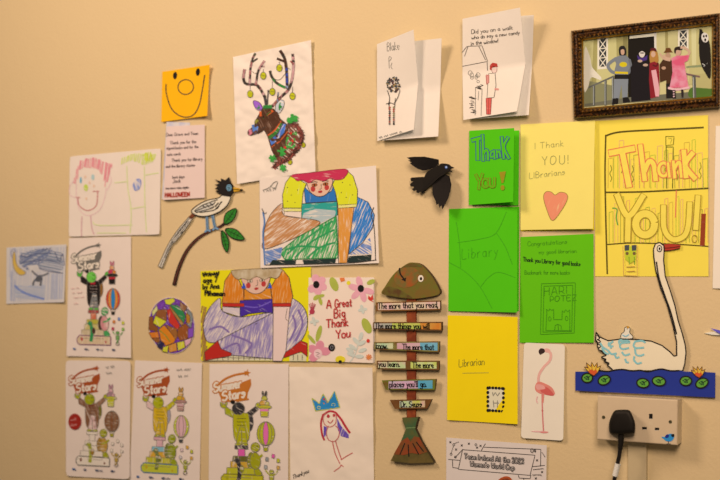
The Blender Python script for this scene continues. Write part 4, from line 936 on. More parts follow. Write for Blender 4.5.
outl([z([(500, 148), (484, 158), (484, 178), (500, 172)]), z([(500, 148), (502, 186)])], 1.5, BI, GN); outl([z([(512, 145), (514, 182)]), z([(514, 160), (524, 148), (530, 178)])], 1.5, BI, GN)
outl([z([(536, 82), (546, 184)]), z([(566, 84), (546, 130), (570, 184)])], 2.0, BI, GN)
d.build('blue_lettering', lf.o, 'blue outlined letters')
d = MB(sh.depth); BW = M('#8a7018')
outl([z([(412, 262), (430, 292), (444, 258)]), z([(430, 292), (426, 332)])], 1.5, BW, GN, .6); outl([ell(*z([(458, 303)])[0], 3.2, 4.2)], 1.2, BW, GN, .6); outl([z([(478, 280), (480, 316), (500, 318), (502, 278)])], 1.3, BW, GN, .6)
d.fill(z([(524, 250), (556, 246), (544, 302), (536, 304)]), M('#a08818')); d.ell(*z([(540, 325)])[0], 2.0, 2.6, M('#a08818'))
d.build('brown_lettering', lf.o, 'brown outlined letters')

lf = Leafy('thank_you_card', 'plain green card with faint pencil word Library and curved pencil lines', 'card', (483, 312))
lf.leaf('back_leaf', [(0, (449.5, 209.5), (519.2, 206.6), .8, .8), (1, (449, 310.6), (518.8, 311.2), .8, .8)], GN)
_, sh = lf.leaf('front_leaf', [(0, (449, 209), (517.5, 206.6), 2, 6), (1, (448.4, 311), (517, 312.5), 2, 8)], GN, curl=(0, 3, 5, 2))
z = lambda pts: Z(430, 190, 3.43, pts); d = MB(sh.depth); PG = M('#46a210')
for q in ([(95, 180), (170, 168), (225, 148), (262, 75)], [(90, 110), (100, 180), (105, 265)], [(65, 248), (120, 280), (170, 330), (212, 405)], [(175, 330), (200, 300), (235, 282), (292, 300)], [(228, 148), (258, 195), (282, 255)]): d.stroke(z(q), .6, PG)
d.text('Library', *z([(110, 236)])[0], 10, PG, .6, -.09, .62, 3.4); d.build('pencil_writing', lf.o)

lf = Leafy('thank_you_card', 'yellow card with a coral red heart under pencil words', 'card', (557, 232))
lf.leaf('back_leaf', [(0, (521.5, 125), (595, 121.5), 1.6, 1.6), (1, (521.3, 231.2), (594, 230.2), 1.6, 1.6)], YD)
_, sh = lf.leaf('front_leaf', [(0, (520.5, 124.5), (595, 120.5), 4, 8), (1, (520.5, 230), (593, 228.8), 5, 14)], M('#fadb68', 'paper'))
z = lambda pts: Z(515, 115, 4, pts); d = MB(sh.depth); PB = M('#c0aa58')
d.text('I Thank', *z([(80, 136)])[0], 6, PB, .65, -.1, .85, 3); d.text('YOU!', *z([(108, 200)])[0], 8.4, M('#a89850'), .7, -.06, .75, 5); d.text('LIBrarians', *z([(58, 254)])[0], 5.8, PB, .7, -.11, .8, 2.6); d.build('pencil_writing', lf.o)
d = MB(sh.depth); d.fill(z([(150, 422), (126, 375), (114, 328), (124, 307), (145, 308), (160, 320), (180, 309), (204, 314), (210, 335), (188, 378)]), C('#f08a62', 110, .66, '#f2bc80'), True, 7, M('#a8803c'), .7); d.build('heart_drawing', lf.o, 'coral heart coloured in pencil')

p = Paper('thank_you_card', 'green card with pencil writing and a pencil castle in a doorway', 'card',
          ((520.4, 237), (593.5, 233.8), (593.8, 342.6), (519.6, 342.6)), GN2, d=2.4, curl=(1, 2, 3, 1))
z = lambda pts: Z(515, 228, 4.1, pts); d = p.mb(); PG2 = M('#4a9010'); DKG = M('#1e3c10')
d.text('Congratulations', *z([(52, 74)])[0], 4.2, PG2, .5, -.06, .85, 2.2, .06); d.text('my good librarian', *z([(98, 106)])[0], 3.6, PG2, .5, -.03, .88, 2.2, .05)
d.text('Thank you Library for good books', *z([(33, 136)])[0], 4.0, DKG, .75, .085, .62, 1.9, .05); d.text('Bookmark for more books', *z([(40, 190)])[0], 3.8, PG2, .5, 0, .68, 2, .05)
d.text('HARI', *z([(120, 276)])[0], 7.4, PG2, .7, -.1, .85, 3.2); d.text('POTEZ', *z([(144, 302)])[0], 5.4, PG2, .7, -.06, .9, 3); d.build('pencil_writing', p.o)
d = p.mb()
for q in ([(108, 228), (247, 224), (242, 430), (104, 436), (108, 228)], [(118, 238), (236, 234), (232, 424), (114, 426)], [(114, 426), (118, 238)], [(126, 420), (130, 345), (128, 332), (138, 340), (142, 330), (150, 338), (158, 332), (158, 375), (192, 375), (193, 338), (200, 346), (208, 334), (215, 344), (224, 334), (224, 420)], [(126, 420), (232, 420)], [(162, 420), (164, 400), (175, 394), (188, 400), (190, 420)], [(176, 396), (177, 420)]): d.stroke(z(q), .6, PG2, False)
d.stroke(ell(*z([(142, 372)])[0], 1.2, 2.2), .5, PG2, False, True); d.stroke(ell(*z([(211, 370)])[0], 1.2, 2.2), .5, PG2, False, True); d.build('castle_drawing', p.o)

p = Paper('thank_you_poster', 'large yellow sheet with Thank You in outlined letters between drawn bookshelves', 'poster',
          ((594.8, 121), (708, 115), (708.5, 276.4), (595.2, 276.4)), M('#fcd34a', 'paper'), d=.9, wr=.3, wf=50, curl=(.4, 1, .6, .4), seed=2)
z = lambda pts: Z(590, 105, 2.667, pts); d = p.mb(); SH = M('#5a4a14')
d.stroke(z([(42, 82), (80, 72), (180, 66), (302, 60)]), 1.7, SH); d.stroke(z([(42, 80), (40, 180), (42, 300), (46, 450)]), 1.5, SH); d.stroke(z([(40, 233), (150, 231), (315, 222)]), 1.6, SH); d.stroke(z([(45, 372), (120, 368), (240, 372), (315, 377)]), 1.2, SH)
d.build('shelf_drawing', p.o)
d = p.mb()
cols = ['#dcae40', '#c0c038', '#f0b070', '#b0b038', '#f0b468', '#b0a038', '#f0a468']
xx = 48; i = 0; d.lay(); d.hold = 1
while xx < 312:
    w = random.uniform(9, 17); y0 = random.uniform(92, 150); c0 = M(cols[i % 7])
    d.stroke(z([(xx, 222), (xx + random.uniform(-3, 3), y0), (xx + w, y0 - 2), (xx + w, 220)]), .65, c0, False)
    if i % 2 == 0:
        m0 = (y0 + 222) / 2; d.stroke(z([(xx + w / 2, m0 - 22), (xx + w / 2 + 3, m0 - 10), (xx + w / 2 - 2, m0), (xx + w / 2 + 3, m0 + 12), (xx + w / 2, m0 + 22)]), .7, M('#7a7a1c'))
    y1 = random.uniform(245, 290); 
    d.stroke(z([(xx + 3, 368), (xx + 3, y1), (xx + w, y1 - 3), (xx + w, 366)]), .6, M(cols[(i + 3) % 7]), False)
    xx += w + random.uniform(0, 6); i += 1
d.hold = None
d.stroke(z([(202, 84), (224, 84), (222, 106), (202, 108), (202, 84)]), .8, M('#8a7a1c'), False); d.stroke(z([(208, 90), (218, 90), (214, 102)]), .5, M('#a89a2c')); d.stroke(z([(203, 108), (204, 222)]), .9, M('#6a6a1c'), False); d.stroke(z([(203, 112), (222, 112), (220, 222)]), .9, M('#6a6a1c'), False)
d.fill(z([(297, 290), (309, 290), (306, 375), (293, 376)]), C('#9a3a1c', 5, .7)); d.stroke(z([(60, 275), (72, 278), (70, 300), (74, 320)]), 1.2, M('#5a9a3a'))
d.stroke(z([(230, 228), (228, 300)]), 1.0, M('#e86a50')); d.build('book_drawings', p.o)
d = p.mb(); RO = M('#ea7048'); YI = M('#fcd550')
outl([z([(54, 128), (116, 116)]), z([(86, 126), (104, 216)])], 5.6, RO, YI, .9); outl([z([(134, 108), (146, 200)]), z([(146, 175), (158, 150), (170, 160), (175, 200)])], 4.6, RO, YI, .9)
outl([ell(*z([(196, 172)])[0], 4.8, 6.6)], 3.0, RO, YI, .8); outl([z([(208, 155), (212, 192)])], 2.6, RO, YI, .8); outl([z([(222, 150), (226, 194)]), z([(226, 168), (238, 152), (244, 192)])], 3.0, RO, YI, .8); outl([z([(250, 122), (256, 192)]), z([(274, 128), (254, 160), (280, 196)])], 4.8, RO, YI, .9)
OB = M('#b08a24')
outl([z([(72, 240), (102, 296), (142, 242)]), z([(102, 296), (100, 362)])], 5.4, OB, YI, .8); outl([ell(*z([(147, 318)])[0], 9.4, 10.6)], 7.0, OB, YI, .8)
outl([z([(196, 270), (198, 330), (220, 358), (250, 350), (262, 320), (266, 262)])], 5.0, OB, YI, .8); outl([z([(288, 244), (282, 330)])], 5.0, OB, YI, .8); d.stroke(ell(*z([(279, 357)])[0], 2.6, 3.6), .8, OB, False, True)
d.build('outlined_lettering', p.o, 'red and brown outlined letters')
d = p.mb(); d.stroke(z([(88, 376), (90, 454), (126, 456), (126, 374)]), .7, M('#d8a050'), False)
d.fill(z([(92, 378), (124, 376), (122, 412), (108, 422), (94, 412)]), C('#c4c42c', 90, .64, '#f0d838')); 
for x in (99, 118): d.fill(z([(x - 7, 374), (x + 6, 373), (x + 5, 388), (x - 6, 389)]), M('#4a4a4a')); d.ell(*z([(x, 396)])[0], 1.6, 1.7, M('#7a5a30'))
for y in (432, 444): d.stroke(z([(98, y), (120, y - 1)]), .8, M('#c89040'), False)
for x in (104, 118): d.stroke(z([(x, 405), (x + 1, 425)]), .8, M('#7a9a2c'), False)
d.build('cat_drawing', p.o)

p = Paper('thank_you_card', 'plain yellow card with one word Librarian and a stamp drawn in black', 'card',
          ((447.7, 315.3), (517.6, 317), (517.6, 424.2), (447, 420)), YD, d=2.0, curl=(1, 2, 6, 3))
z = lambda pts: Z(430, 310, 2.82, pts); d = p.mb(); d.text('Librarian', *z([(82, 160)])[0], 7.2, M('#8a7a24'), .6, -.08, .58, 2); d.stroke(z([(92, 178), (165, 177)]), .5, M('#a09040'), False); d.build('handwriting', p.o)
o = empty('drawn_stamp', at(496, 412), 'small white stamp with black dotted border stuck on the yellow card', 'stamp')
slab('stamp_paper', z([(163, 218), (208, 221), (208, 287), (163, 283)]), 2.6, 3.4, M('#e8d8b4', 'paper'), o, False)
d = MB(lambda x, y: 3.4)
for t in range(6): 
    for (x, y) in ((163, 220 + t * 12.6), (207, 222 + t * 12.8)): d.ell(*z([(x, y)])[0], 1.5, 1.7, BLK, 0, None, .4, 8)
for t in range(5):
    for (x, y) in ((168 + t * 9, 219 + t * .5), (168 + t * 9, 283 + t * .7)): d.ell(*z([(x, y)])[0], 1.6, 1.5, BLK, 0, None, .4, 8)
for q in ([(176, 232), (178, 242), (184, 232), (190, 242), (196, 233)], [(178, 255), (180, 274)], [(190, 255), (190, 275)], [(178, 262), (194, 262)]): d.stroke(z(q), .6, PENCIL, False)
d.build('dotted_border', o)

# ------------------------------------------------------------------ flamingo bookmark
p = Paper('flamingo_card', 'white card with rounded corners and a pink flamingo on one leg', 'card',
          ((524, 342.6), (564.8, 344.4), (563.2, 440.7), (521, 437.9)), M('#f2e0d0', 'card'), d=4, th=.8, rnd=3, cell=2, curl=(0, 0, 4, 4))
z = lambda pts: Z(430, 310, 2.82, pts); d = p.mb(); FP = M('#e8826c'); FL = M('#efaa94')
d.stroke(z([(328, 114), (340, 122), (338, 142), (320, 162), (308, 182), (306, 204), (316, 216)]), 2.6, FL); d.ell(*z([(330, 114)])[0], 3.4, 2.1, FL, 8); d.fill(z([(322, 110), (312, 108), (306, 116), (310, 126), (317, 123), (324, 118)]), M('#3a2420'), True)
d.fill(z([(296, 216), (305, 202), (326, 208), (345, 220), (352, 238), (335, 234), (318, 238), (300, 230)]), FP, True); d.fill(z([(310, 216), (330, 218), (350, 240), (330, 240), (314, 232)]), M('#d95c50'), True); d.fill(z([(300, 210), (318, 212), (325, 222), (302, 224)]), M('#ee9c8a'), True)
d.stroke(z([(316, 234), (317, 285), (320, 342)]), 1.3, M('#dd7c70')); d.ell(*z([(317, 284)])[0], .9, 1.2, M('#d0685c')); d.stroke(z([(320, 236), (318, 260)]), 1.6, FP); d.stroke(z([(303, 244), (300, 254), (303, 262)]), 1.2, M('#f0b4a4'))
d.ell(*z([(310, 343)])[0], 9, .8, M('#efb0a2'), 2); d.ell(*z([(322, 345)])[0], 4, .9, M('#e88878')); d.build('flamingo_print', p.o)

# ------------------------------------------------------------------ team sheet at the bottom
p = Paper('printed_sheet', 'white sheet headed Team Ireland At the 2023 Womens World Cup, lower edge cut off', 'poster',
          ((446.3, 437.5), (546.7, 445.3), (545, 590), (446, 580)), M('#e6d2c2', 'paper'), d=1.4, wr=.4, wf=45, curl=(2, 3, 0, 0))
z = lambda pts: Z(440, 425, 6, pts); d = p.mb()
for q in ([(135, 148), (570, 181), (540, 302), (110, 266), (135, 148)], [(248, 152), (272, 112)], [(265, 133), (605, 146), (603, 248)], [(50, 206), (118, 212)], [(75, 210), (76, 255), (112, 260)], [(555, 250), (628, 242)], [(90, 195), (138, 145)], [(470, 302), (475, 318), (540, 322), (545, 300)], [(500, 318), (505, 335)]): d.stroke(z(q), .6, BLK, False)
for x, y in ((62, 103), (96, 147), (130, 122), (173, 112), (243, 125), (582, 212), (612, 282), (575, 320), (222, 135)): d.stroke(z([(x - 5, y - 5), (x + 5, y + 5)]), .6, BLK, False); d.stroke(z([(x - 5, y + 5), (x + 5, y - 5)]), .6, BLK, False)
for x, y in ((82, 118), (215, 118), (92, 192), (66, 175)): d.stroke(ell(*z([(x, y)])[0], 1.0, 1.1, 0, 8), .5, BLK, False, True)
for q in ([(85, 112), (115, 100)], [(66, 170), (82, 122)], [(612, 165), (632, 195)]):
    (x0, y0), (x1, y1) = q
    for t in range(4): d.stroke(z([(x0 + (x1 - x0) * t / 4, y0 + (y1 - y0) * t / 4), (x0 + (x1 - x0) * (t + .5) / 4, y0 + (y1 - y0) * (t + .5) / 4)]), .6, BLK, False)
for t in range(7): d.stroke(z([(560 + t * 9, 268 - t), (565 + t * 9, 267 - t)]), .7, BLK, False); d.stroke(z([(556 + t * 8, 297), (560 + t * 8, 300 + (t - 3) ** 2 * .6)]), .6, BLK, False)
d.build('border_print', p.o)
d = p.mb(); d.text('04', *z([(545, 164)])[0], 3.6, BLK, .6, .03, .8, 2.6)
a_ = z([(146, 201)])[0]; d.text('Team Ireland At the 2023', *a_, 5.0, BLK, 1.5, .088, .62, 2.5, 0, True, 0, M('#d8c8bc'), .35); a_ = z([(182, 246)])[0]; d.text("Women's World Cup", *a_, 5.0, BLK, 1.5, .09, .65, 2.5, 0, True, 0, M('#d8c8bc'), .35)
d.build('heading_print', p.o)
d = p.mb(); d.stroke(z([(345, 345), (365, 325), (395, 314), (420, 322), (428, 345), (440, 420)]), 2.2, M('#b85024')); d.stroke(z([(355, 340), (390, 325), (415, 332)]), 1.4, M('#8a3a1c')); d.build('orange_hair_drawing', p.o)

# ------------------------------------------------------------------ framed photograph
OUT = [(571.2, 30.8), (720.0, 13.0), (720.0, 107.2), (573.7, 118.8)]; INN = [(583.3, 40.3), (711.9, 25.2), (711.9, 96.2), (584.0, 108.0)]
o = empty('picture_frame', at(646, 113), 'ornate dark gilt picture frame holding a photograph of people in fancy dress', 'picture frame')
def frame():
    # moulding: profile swept round the four mitred sides, with carved beads along it
    prof = [(0, 1), (0, 14), (.08, 19), (.2, 20), (.32, 16.5), (.42, 17), (.6, 22), (.78, 19), (.86, 13.5), (.93, 12), (1.0, 9), (1.0, 2)]
    def corner(k, s): return (OUT[k][0] + (INN[k][0] - OUT[k][0]) * s, OUT[k][1] + (INN[k][1] - OUT[k][1]) * s)
    V = []; f = []; fm = []; NP = len(prof)
    for k in range(4):
        k2 = (k + 1) % 4; L = math.hypot(OUT[k2][0] - OUT[k][0], OUT[k2][1] - OUT[k][1]); n = max(8, int(L / .8)); b0 = len(V)
        for i in range(n + 1):
            t = i / n
            for s, dd in prof:
                a, b = corner(k, s), corner(k2, s); x = a[0] + (b[0] - a[0]) * t; y = a[1] + (b[1] - a[1]) * t
                bump = 0
                if .05 < s < .25: bump = 1.6 * math.sin(t * L / 3.2 * 2 * math.pi)
                elif .5 < s < .83: bump = 2.4 * math.sin(t * L / 4.2 * 2 * math.pi + s * 5) + 1.0 * math.sin(t * L / 2.1 * 2 * math.pi)
                if i in (0, n): bump = 0
                V.append(at(x, y, dd + bump))
        for i in range(n):
            for j in range(NP - 1):
                a = b0 + i * NP + j; f.append((a, a + NP, a + NP + 1, a + 1)); s = (prof[j][0] + prof[j + 1][0]) / 2
                fm.append(1 if s > .88 else 0)
    mo, nn, ll, bb = base_mat('gilt_moulding', .38, .5)
    tc = nn.new('ShaderNodeTexCoord'); nz = nn.new('ShaderNodeTexNoise'); nz.inputs['Scale'].default_value = 190; ll.new(tc.outputs['Object'], nz.inputs['Vector'])
    rp = nn.new('ShaderNodeValToRGB'); rp.color_ramp.elements[0].position = .45; rp.color_ramp.elements[0].color = (.022, .012, .007, 1); rp.color_ramp.elements[1].position = .72; rp.color_ramp.elements[1].color = (.20, .09, .025, 1)
    ll.new(nz.outputs['Fac'], rp.inputs[0]); ll.new(rp.outputs[0], bb.inputs['Base Color']); bb.inputs['Metallic'].default_value = .35
    link_mesh('moulding', V, f, fm, [mo, M('#b8761c', 'metal')], o.location.copy(), o)
    # carved leaf beads
    g = MB(lambda x, y: 20)
    V = []; f = []
    for k in range(4):
        k2 = (k + 1) % 4
        for s, sp, hgt, w in ((.14, 3.4, 21.5, 1.0), (.66, 4.2, 24, 1.5)):
            a, b = corner(k, s), corner(k2, s); L = math.hypot(b[0] - a[0], b[1] - a[1]); n = int(L / sp)
            for i in range(n):
                t = (i + .5) / n; x = a[0] + (b[0] - a[0]) * t; y = a[1] + (b[1] - a[1]) * t
                i0 = len(V); tw = .5 if i % 2 else -.5
                for (dx, dy, dd) in ((-w, tw, hgt - 4), (0, -w, hgt - 3.5), (w, -tw, hgt - 4), (0, w, hgt - 3.5), (0, 0, hgt)): V.append(at(x + dx, y + dy, dd))
                f += [(i0, i0 + 3, i0 + 4), (i0 + 3, i0 + 2, i0 + 4), (i0 + 2, i0 + 1, i0 + 4), (i0 + 1, i0, i0 + 4)]
    link_mesh('carved_beading', V, f, [0] * len(f), [M('#9a6024', 'gloss')], o.location.copy(), o)['kind'] = 'stuff'
    sh = Sheet([(0, (582.6, 39.6), (712.6, 24.5), 3.2, 3.2), (1, (583.3, 108.6), (712.6, 96.8), 3.2, 3.2)], th=1.5)
    ph = sh.build('photograph', M('#cfb87c', 'gloss'), o.location.copy(), o)
    z = lambda pts: Z(560, 5, 4, pts); d = MB(sh.depth, .3)
    F = lambda q, c, s=False, k='gloss': d.fill(z(q), M(c, k), s)
    F([(92, 140), (275, 120), (275, 200), (270, 380), (95, 400)], '#cbb878'); F([(135, 130), (150, 128), (145, 320), (125, 330)], '#a89658')
    F([(225, 125), (272, 122), (272, 390), (230, 392)], '#a8965a'); F([(252, 125), (270, 122), (270, 380), (254, 384)], '#8a7a48')
    F([(272, 122), (385, 108), (388, 372), (272, 385)], '#17130f'); F([(278, 124), (384, 112), (384, 124), (278, 135)], '#e8e0d0'); F([(376, 112), (386, 110), (386, 200), (378, 200)], '#d8d0c0')
    for x0, x1, y0, y1 in ((150, 192, 132, 258), (472, 514, 98, 180)):
        F([(x0, y0), (x1, y0 - 5), (x1, y1 - 4), (x0, y1)], '#e6dcc8'); F([(x0 + 7, y0 + 6), (x1 - 7, y0 + 2), (x1 - 7, y1 - 12), (x0 + 7, y1 - 8)], '#3a3a38')
        n = max(2, int((y1 - y0) / 38)); hh = (y1 - y0 - 14) / n
        for i in range(n):
            ya = y0 + 6 + i * hh; d.stroke(z([(x0 + 7, ya), (x1 - 7, ya + hh)]), .9, M('#e6dcc8'), False); d.stroke(z([(x0 + 7, ya + hh), (x1 - 7, ya)]), .9, M('#e6dcc8'), False); d.stroke(z([(x0 + 5, ya + hh), (x1 - 5, ya + hh - 3)]), .9, M('#e6dcc8'), False)
    F([(390, 110), (470, 100), (470, 240), (392, 250)], '#c8b47a'); F([(420, 104), (432, 104), (432, 200), (422, 200)], '#a08c54')
    F([(516, 94), (606, 84), (606, 300), (516, 320)], '#c2ae70'); F([(525, 94), (545, 92), (545, 240), (528, 240)], '#d4c288')
    F([(505, 245), (575, 238), (575, 248), (505, 252)], '#8a8a60')
    F([(95, 300), (150, 310), (250, 330), (250, 395), (96, 408)], '#8a8058'); F([(270, 370), (606, 340), (606, 366), (270, 392), (98, 406), (98, 396)], '#6e6650'); F([(520, 335), (560, 325), (606, 330), (606, 362), (520, 370)], '#4f6a26', True); F([(520, 280), (606, 270), (606, 335), (540, 330)], '#b8a468')
    # white draped ghost, rails
    F([(98, 178), (108, 175), (122, 215), (130, 250), (165, 290), (160, 300), (125, 290), (112, 330), (96, 340)], '#e2d8c0', True)
    d.stroke(z([(115, 330), (215, 285)]), 1.7, M('#6a6458', 'gloss'), False)
    for x in (136, 182, 212): d.stroke(z([(x, 325 - (x - 136) * .45), (x, 402 - (x - 136) * .05)]), 2.4, M('#5a564c', 'gloss'), False); d.stroke(z([(x - 2, 325 - (x - 136) * .45), (x - 2, 400 - (x - 136) * .05)]), .7, M('#a8a498', 'gloss'), False)
    d.stroke(z([(500, 275), (558, 287)]), 1.9, M('#7a5a50', 'gloss'), False); d.stroke(z([(536, 285), (538, 370)]), 3.4, M('#5a564c', 'gloss'), False); d.stroke(z([(533, 290), (535, 370)]), .8, M('#b0aca0', 'gloss'), False); d.stroke(z([(490, 335), (490, 372)]), 2.0, M('#5a564c', 'gloss'), False)
    # person in grey costume with yellow belt
    F([(235, 178), (240, 166), (255, 163), (264, 178), (262, 202), (240, 204)], '#1f1c1c', True); F([(243, 180), (256, 178), (257, 196), (246, 199)], '#c89878', True)
    F([(215, 212), (240, 202), (265, 202), (284, 222), (278, 262), (272, 282), (222, 284), (218, 262), (225, 235)], '#7c7a7a'); d.stroke(z([(222, 215), (192, 240), (205, 265), (226, 272)]), 3.2, M('#7c7a7a', 'gloss')); d.stroke(z([(278, 220), (284, 250), (274, 272)]), 2.6, M('#6c6a6a', 'gloss'))
    d.ell(*z([(253, 238)])[0], 3.9, 2.6, M('#d4b41c', 'gloss')); d.stroke(z([(222, 270), (270, 272)]), 2.2, M('#d8b41c', 'gloss'), False); F([(218, 278), (272, 278), (272, 298), (218, 298)], '#1c1a1a')
    F([(216, 296), (273, 296), (270, 372), (250, 376), (246, 320), (236, 376), (214, 378)], '#848282'); F([(210, 374), (234, 372), (232, 396), (208, 398)], '#1a1716'); F([(250, 370), (272, 368), (282, 388), (252, 392)], '#1a1716')
    # person in black cloak with white face
    F([(282, 250), (300, 220), (318, 205), (345, 208), (358, 240), (362, 380), (285, 388)], '#191518'); d.ell(*z([(328, 194)])[0], 3.0, 4.0, M('#d8ccc0', 'gloss')); F([(314, 192), (318, 178), (338, 178), (342, 192), (328, 184)], '#181412', True); d.stroke(z([(322, 192), (335, 192)]), 1.0, M('#1a1614'), False)
    F([(308, 200), (322, 212), (336, 210), (350, 200), (348, 220), (326, 226), (312, 218)], '#4a3070'); d.ell(*z([(320, 224)])[0], 2.4, 1.4, M('#c09a80', 'gloss')); d.ell(*z([(342, 240)])[0], 2.6, 1.4, M('#c09a80', 'gloss'))
    # person in red with long fair hair
    F([(358, 215), (362, 185), (376, 180), (390, 190), (394, 225), (384, 232), (364, 234)], '#b47a38', True); d.ell(*z([(373, 197)])[0], 2.3, 3.0, M('#d0a080', 'gloss')); F([(358, 186), (364, 172), (382, 172), (388, 188), (372, 182)], '#5a1a1c')
    F([(358, 232), (378, 226), (396, 236), (398, 300), (396, 366), (362, 374), (356, 300)], '#8a1e26'); F([(365, 262), (384, 258), (398, 335), (396, 366), (382, 366)], '#e0a0a0'); d.stroke(z([(372, 240), (385, 245), (392, 232)]), 1.5, M('#5a1418'))
    # person in brown coat with hat
    F([(398, 238), (412, 218), (442, 216), (455, 240), (454, 370), (424, 374), (425, 300), (400, 310)], '#4a2c1a'); d.ell(*z([(432, 203)])[0], 2.6, 3.2, M('#b88a6a', 'gloss')); F([(414, 192), (422, 180), (424, 172), (440, 171), (446, 184), (452, 190), (432, 190)], '#6a3c1c'); d.stroke(z([(400, 195), (415, 215), (440, 222)]), 1.8, M('#d0a080', 'gloss')); F([(424, 315), (452, 312), (452, 372), (426, 374)], '#1c1816'); d.ell(*z([(415, 252)])[0], 2.2, 1.6, M('#c09070', 'gloss'))
    # person in pink dress
    d.ell(*z([(472, 186)])[0], 3.2, 4.2, M('#c8987a', 'gloss')); F([(456, 185), (460, 170), (480, 166), (490, 176), (480, 182), (466, 180), (462, 196)], '#2a1c16', True); d.stroke(z([(450, 215), (425, 212), (415, 200)]), 2.0, M('#d0a080', 'gloss')); d.stroke(z([(500, 210), (518, 190), (500, 172), (484, 170)]), 2.4, M('#d0a080', 'gloss'))
    d.fill(z([(446, 212), (468, 202), (495, 202), (518, 200), (512, 222), (498, 230), (502, 262), (515, 330), (438, 332), (450, 270)]), M('#d8506a', 'mottle', 0, .5, '#e08a94')); d.stroke(z([(434, 332), (470, 338), (516, 330)]), 2.2, M('#e4b4b4', 'gloss')); F([(446, 340), (462, 340), (464, 374), (450, 374)], '#2a2020'); F([(484, 338), (494, 338), (494, 370), (486, 370)], '#2a2020')
    for y in (346, 356, 366): d.ell(*z([(455, y)])[0], .9, .7, M('#d8b0b0'))
    # hanging black draped figure with white mask
    F([(560, 100), (572, 108), (600, 160), (602, 290), (580, 270), (562, 230), (556, 180)], '#171412', True); F([(558, 95), (570, 100), (562, 160), (554, 155)], '#1a1714'); d.ell(*z([(580, 130)])[0], 3.6, 5.0, M('#d8d0c4', 'gloss'), -10); d.ell(*z([(575, 125)])[0], .9, 1.3, BLK); d.ell(*z([(585, 124)])[0], .9, 1.3, BLK); d.ell(*z([(581, 140)])[0], 1.0, 1.6, BLK); d.stroke(z([(570, 235), (580, 240), (590, 232), (575, 245)]), .9, M('#b8b0a4', 'gloss'))
    d.build('photo_image', o).parent = ph
frame()

# ------------------------------------------------------------------ swan cut-out
o = empty('swan_cutout', at(645, 397), 'painted white swan cut-out with a chick on its back, swimming on a blue strip', 'bird cutout')
z = lambda pts: Z(565, 320, 4.645, pts)
body = z([(145, 56), (160, 78), (200, 96), (260, 88), (340, 91), (400, 98), (450, 118), (488, 148), (506, 168), (520, 164)]) + \
    [(676.6, 352), (676.6, 342), (673.2, 326), (667, 304), (660.6, 288), (655.6, 270), (653.8, 257), (653.4, 249), (655.4, 243.6), (659.8, 242.4), (663.8, 245.5), (664.2, 250), (663.6, 260), (665.2, 276), (670.7, 292), (675, 306), (678, 320), (682.4, 334), (685.2, 345)] + \
    z([(562, 150), (556, 205), (546, 236), (225, 236), (212, 222), (196, 210), (200, 204), (180, 190), (188, 186), (168, 172), (190, 165), (192, 160), (158, 140), (150, 118), (152, 105), (142, 92)])
bo = slab('swan_body', body, 3, 5.4, M('#f3dab2', 'card'), o, False, M('#3a2e28', 'card'))
d = MB(lambda x, y: 5.4); d.stroke(body, 1.2, BLK, False, True); d.stroke([(656.4, 262), (659, 278), (665, 296), (671, 313), (676.5, 334)], 1.4, BLK)
for q in ([(150, 70), (160, 85), (150, 92)], [(150, 90), (165, 100), (152, 108)], [(152, 112), (168, 120), (156, 130)], [(160, 140), (178, 146), (190, 160)], [(172, 176), (190, 182), (186, 190)], [(184, 192), (204, 200), (200, 208)]): d.stroke(z(q), 1.1, BLK)
d.build('black_outline', bo, 'black painted outline')
d = MB(lambda x, y: 5.5); BF = M('#8fbdcb')
for q in ([(165, 108), (175, 125), (195, 138)], [(205, 105), (202, 118), (222, 122)], [(258, 98), (290, 96), (300, 104), (262, 108), (255, 125), (268, 135), (295, 130)], [(325, 100), (355, 96), (372, 104)], [(325, 102), (318, 118), (330, 130), (365, 128)], [(325, 135), (330, 160), (350, 166), (366, 160)], [(265, 150), (278, 164), (300, 158)], [(280, 182), (284, 195), (294, 197)], [(322, 170), (320, 185), (335, 202), (354, 198)], [(230, 155), (238, 176), (250, 172)], [(200, 140), (215, 158), (238, 155)], [(172, 130), (185, 150), (200, 158)], [(255, 115), (250, 98), (262, 92)], [(222, 100), (208, 112), (214, 130)]): d.stroke(z(q), 1.9, BF)
d.build('blue_feathers', bo, 'pale blue feather curls')
d = MB(lambda x, y: 5.6); d.ell(659.4, 248.6, 2.7, 3.6, BLK); d.ell(659.4, 248.6, 1.9, 2.7, M('#e8dccb')); d.ell(659.6, 248.8, .9, 1.5, BLK); d.build('eye', bo)
bk = slab('beak', [(663.4, 244.6), (670, 243.8), (680.4, 244.9), (679.8, 248.2), (670, 250.2), (663.6, 250.6)], 3, 5.2, M('#b83420', 'card'), o, False)
d = MB(lambda x, y: 5.2); d.stroke([(664, 248.2), (672, 247.6), (679.6, 246.4)], .7, M('#5a1810')); d.stroke([(663.4, 250.8), (671, 250.3), (679.8, 248.2)], .5, BLK, False); d.build('beak_line', bk)
ck = slab('chick', z([(262, 84), (258, 70), (270, 58), (276, 50), (276, 38), (288, 30), (300, 34), (303, 46), (300, 58), (312, 72), (312, 84), (290, 88)]), 2.6, 5.0, M('#eee0d0', 'card'), o)
d = MB(lambda x, y: 5.0); d.stroke(z([(258, 78), (262, 64), (276, 52), (276, 38), (290, 30), (302, 38), (300, 58), (314, 74), (312, 86), (262, 88)]), .6, BLK); d.fill(z([(286, 32), (294, 26), (299, 36), (290, 40)]), M('#d08a24')); d.stroke(z([(268, 70), (282, 76), (296, 68)]), 1.2, M('#8fb4c4')); d.ell(*z([(288, 42)])[0], .4, .4, BLK); d.build('chick_markings', ck)
wtop = [(48, 240), (120, 240), (160, 235), (200, 239), (235, 232), (270, 230), (310, 236), (350, 234), (385, 240), (420, 232), (450, 228), (490, 236), (530, 235), (560, 240), (620, 240), (698, 245)]
ws = slab('water_strip', z(wtop + [(697, 360), (48, 328)]), 5.6, 7.4, M('#22327f', 'card'), o, False)
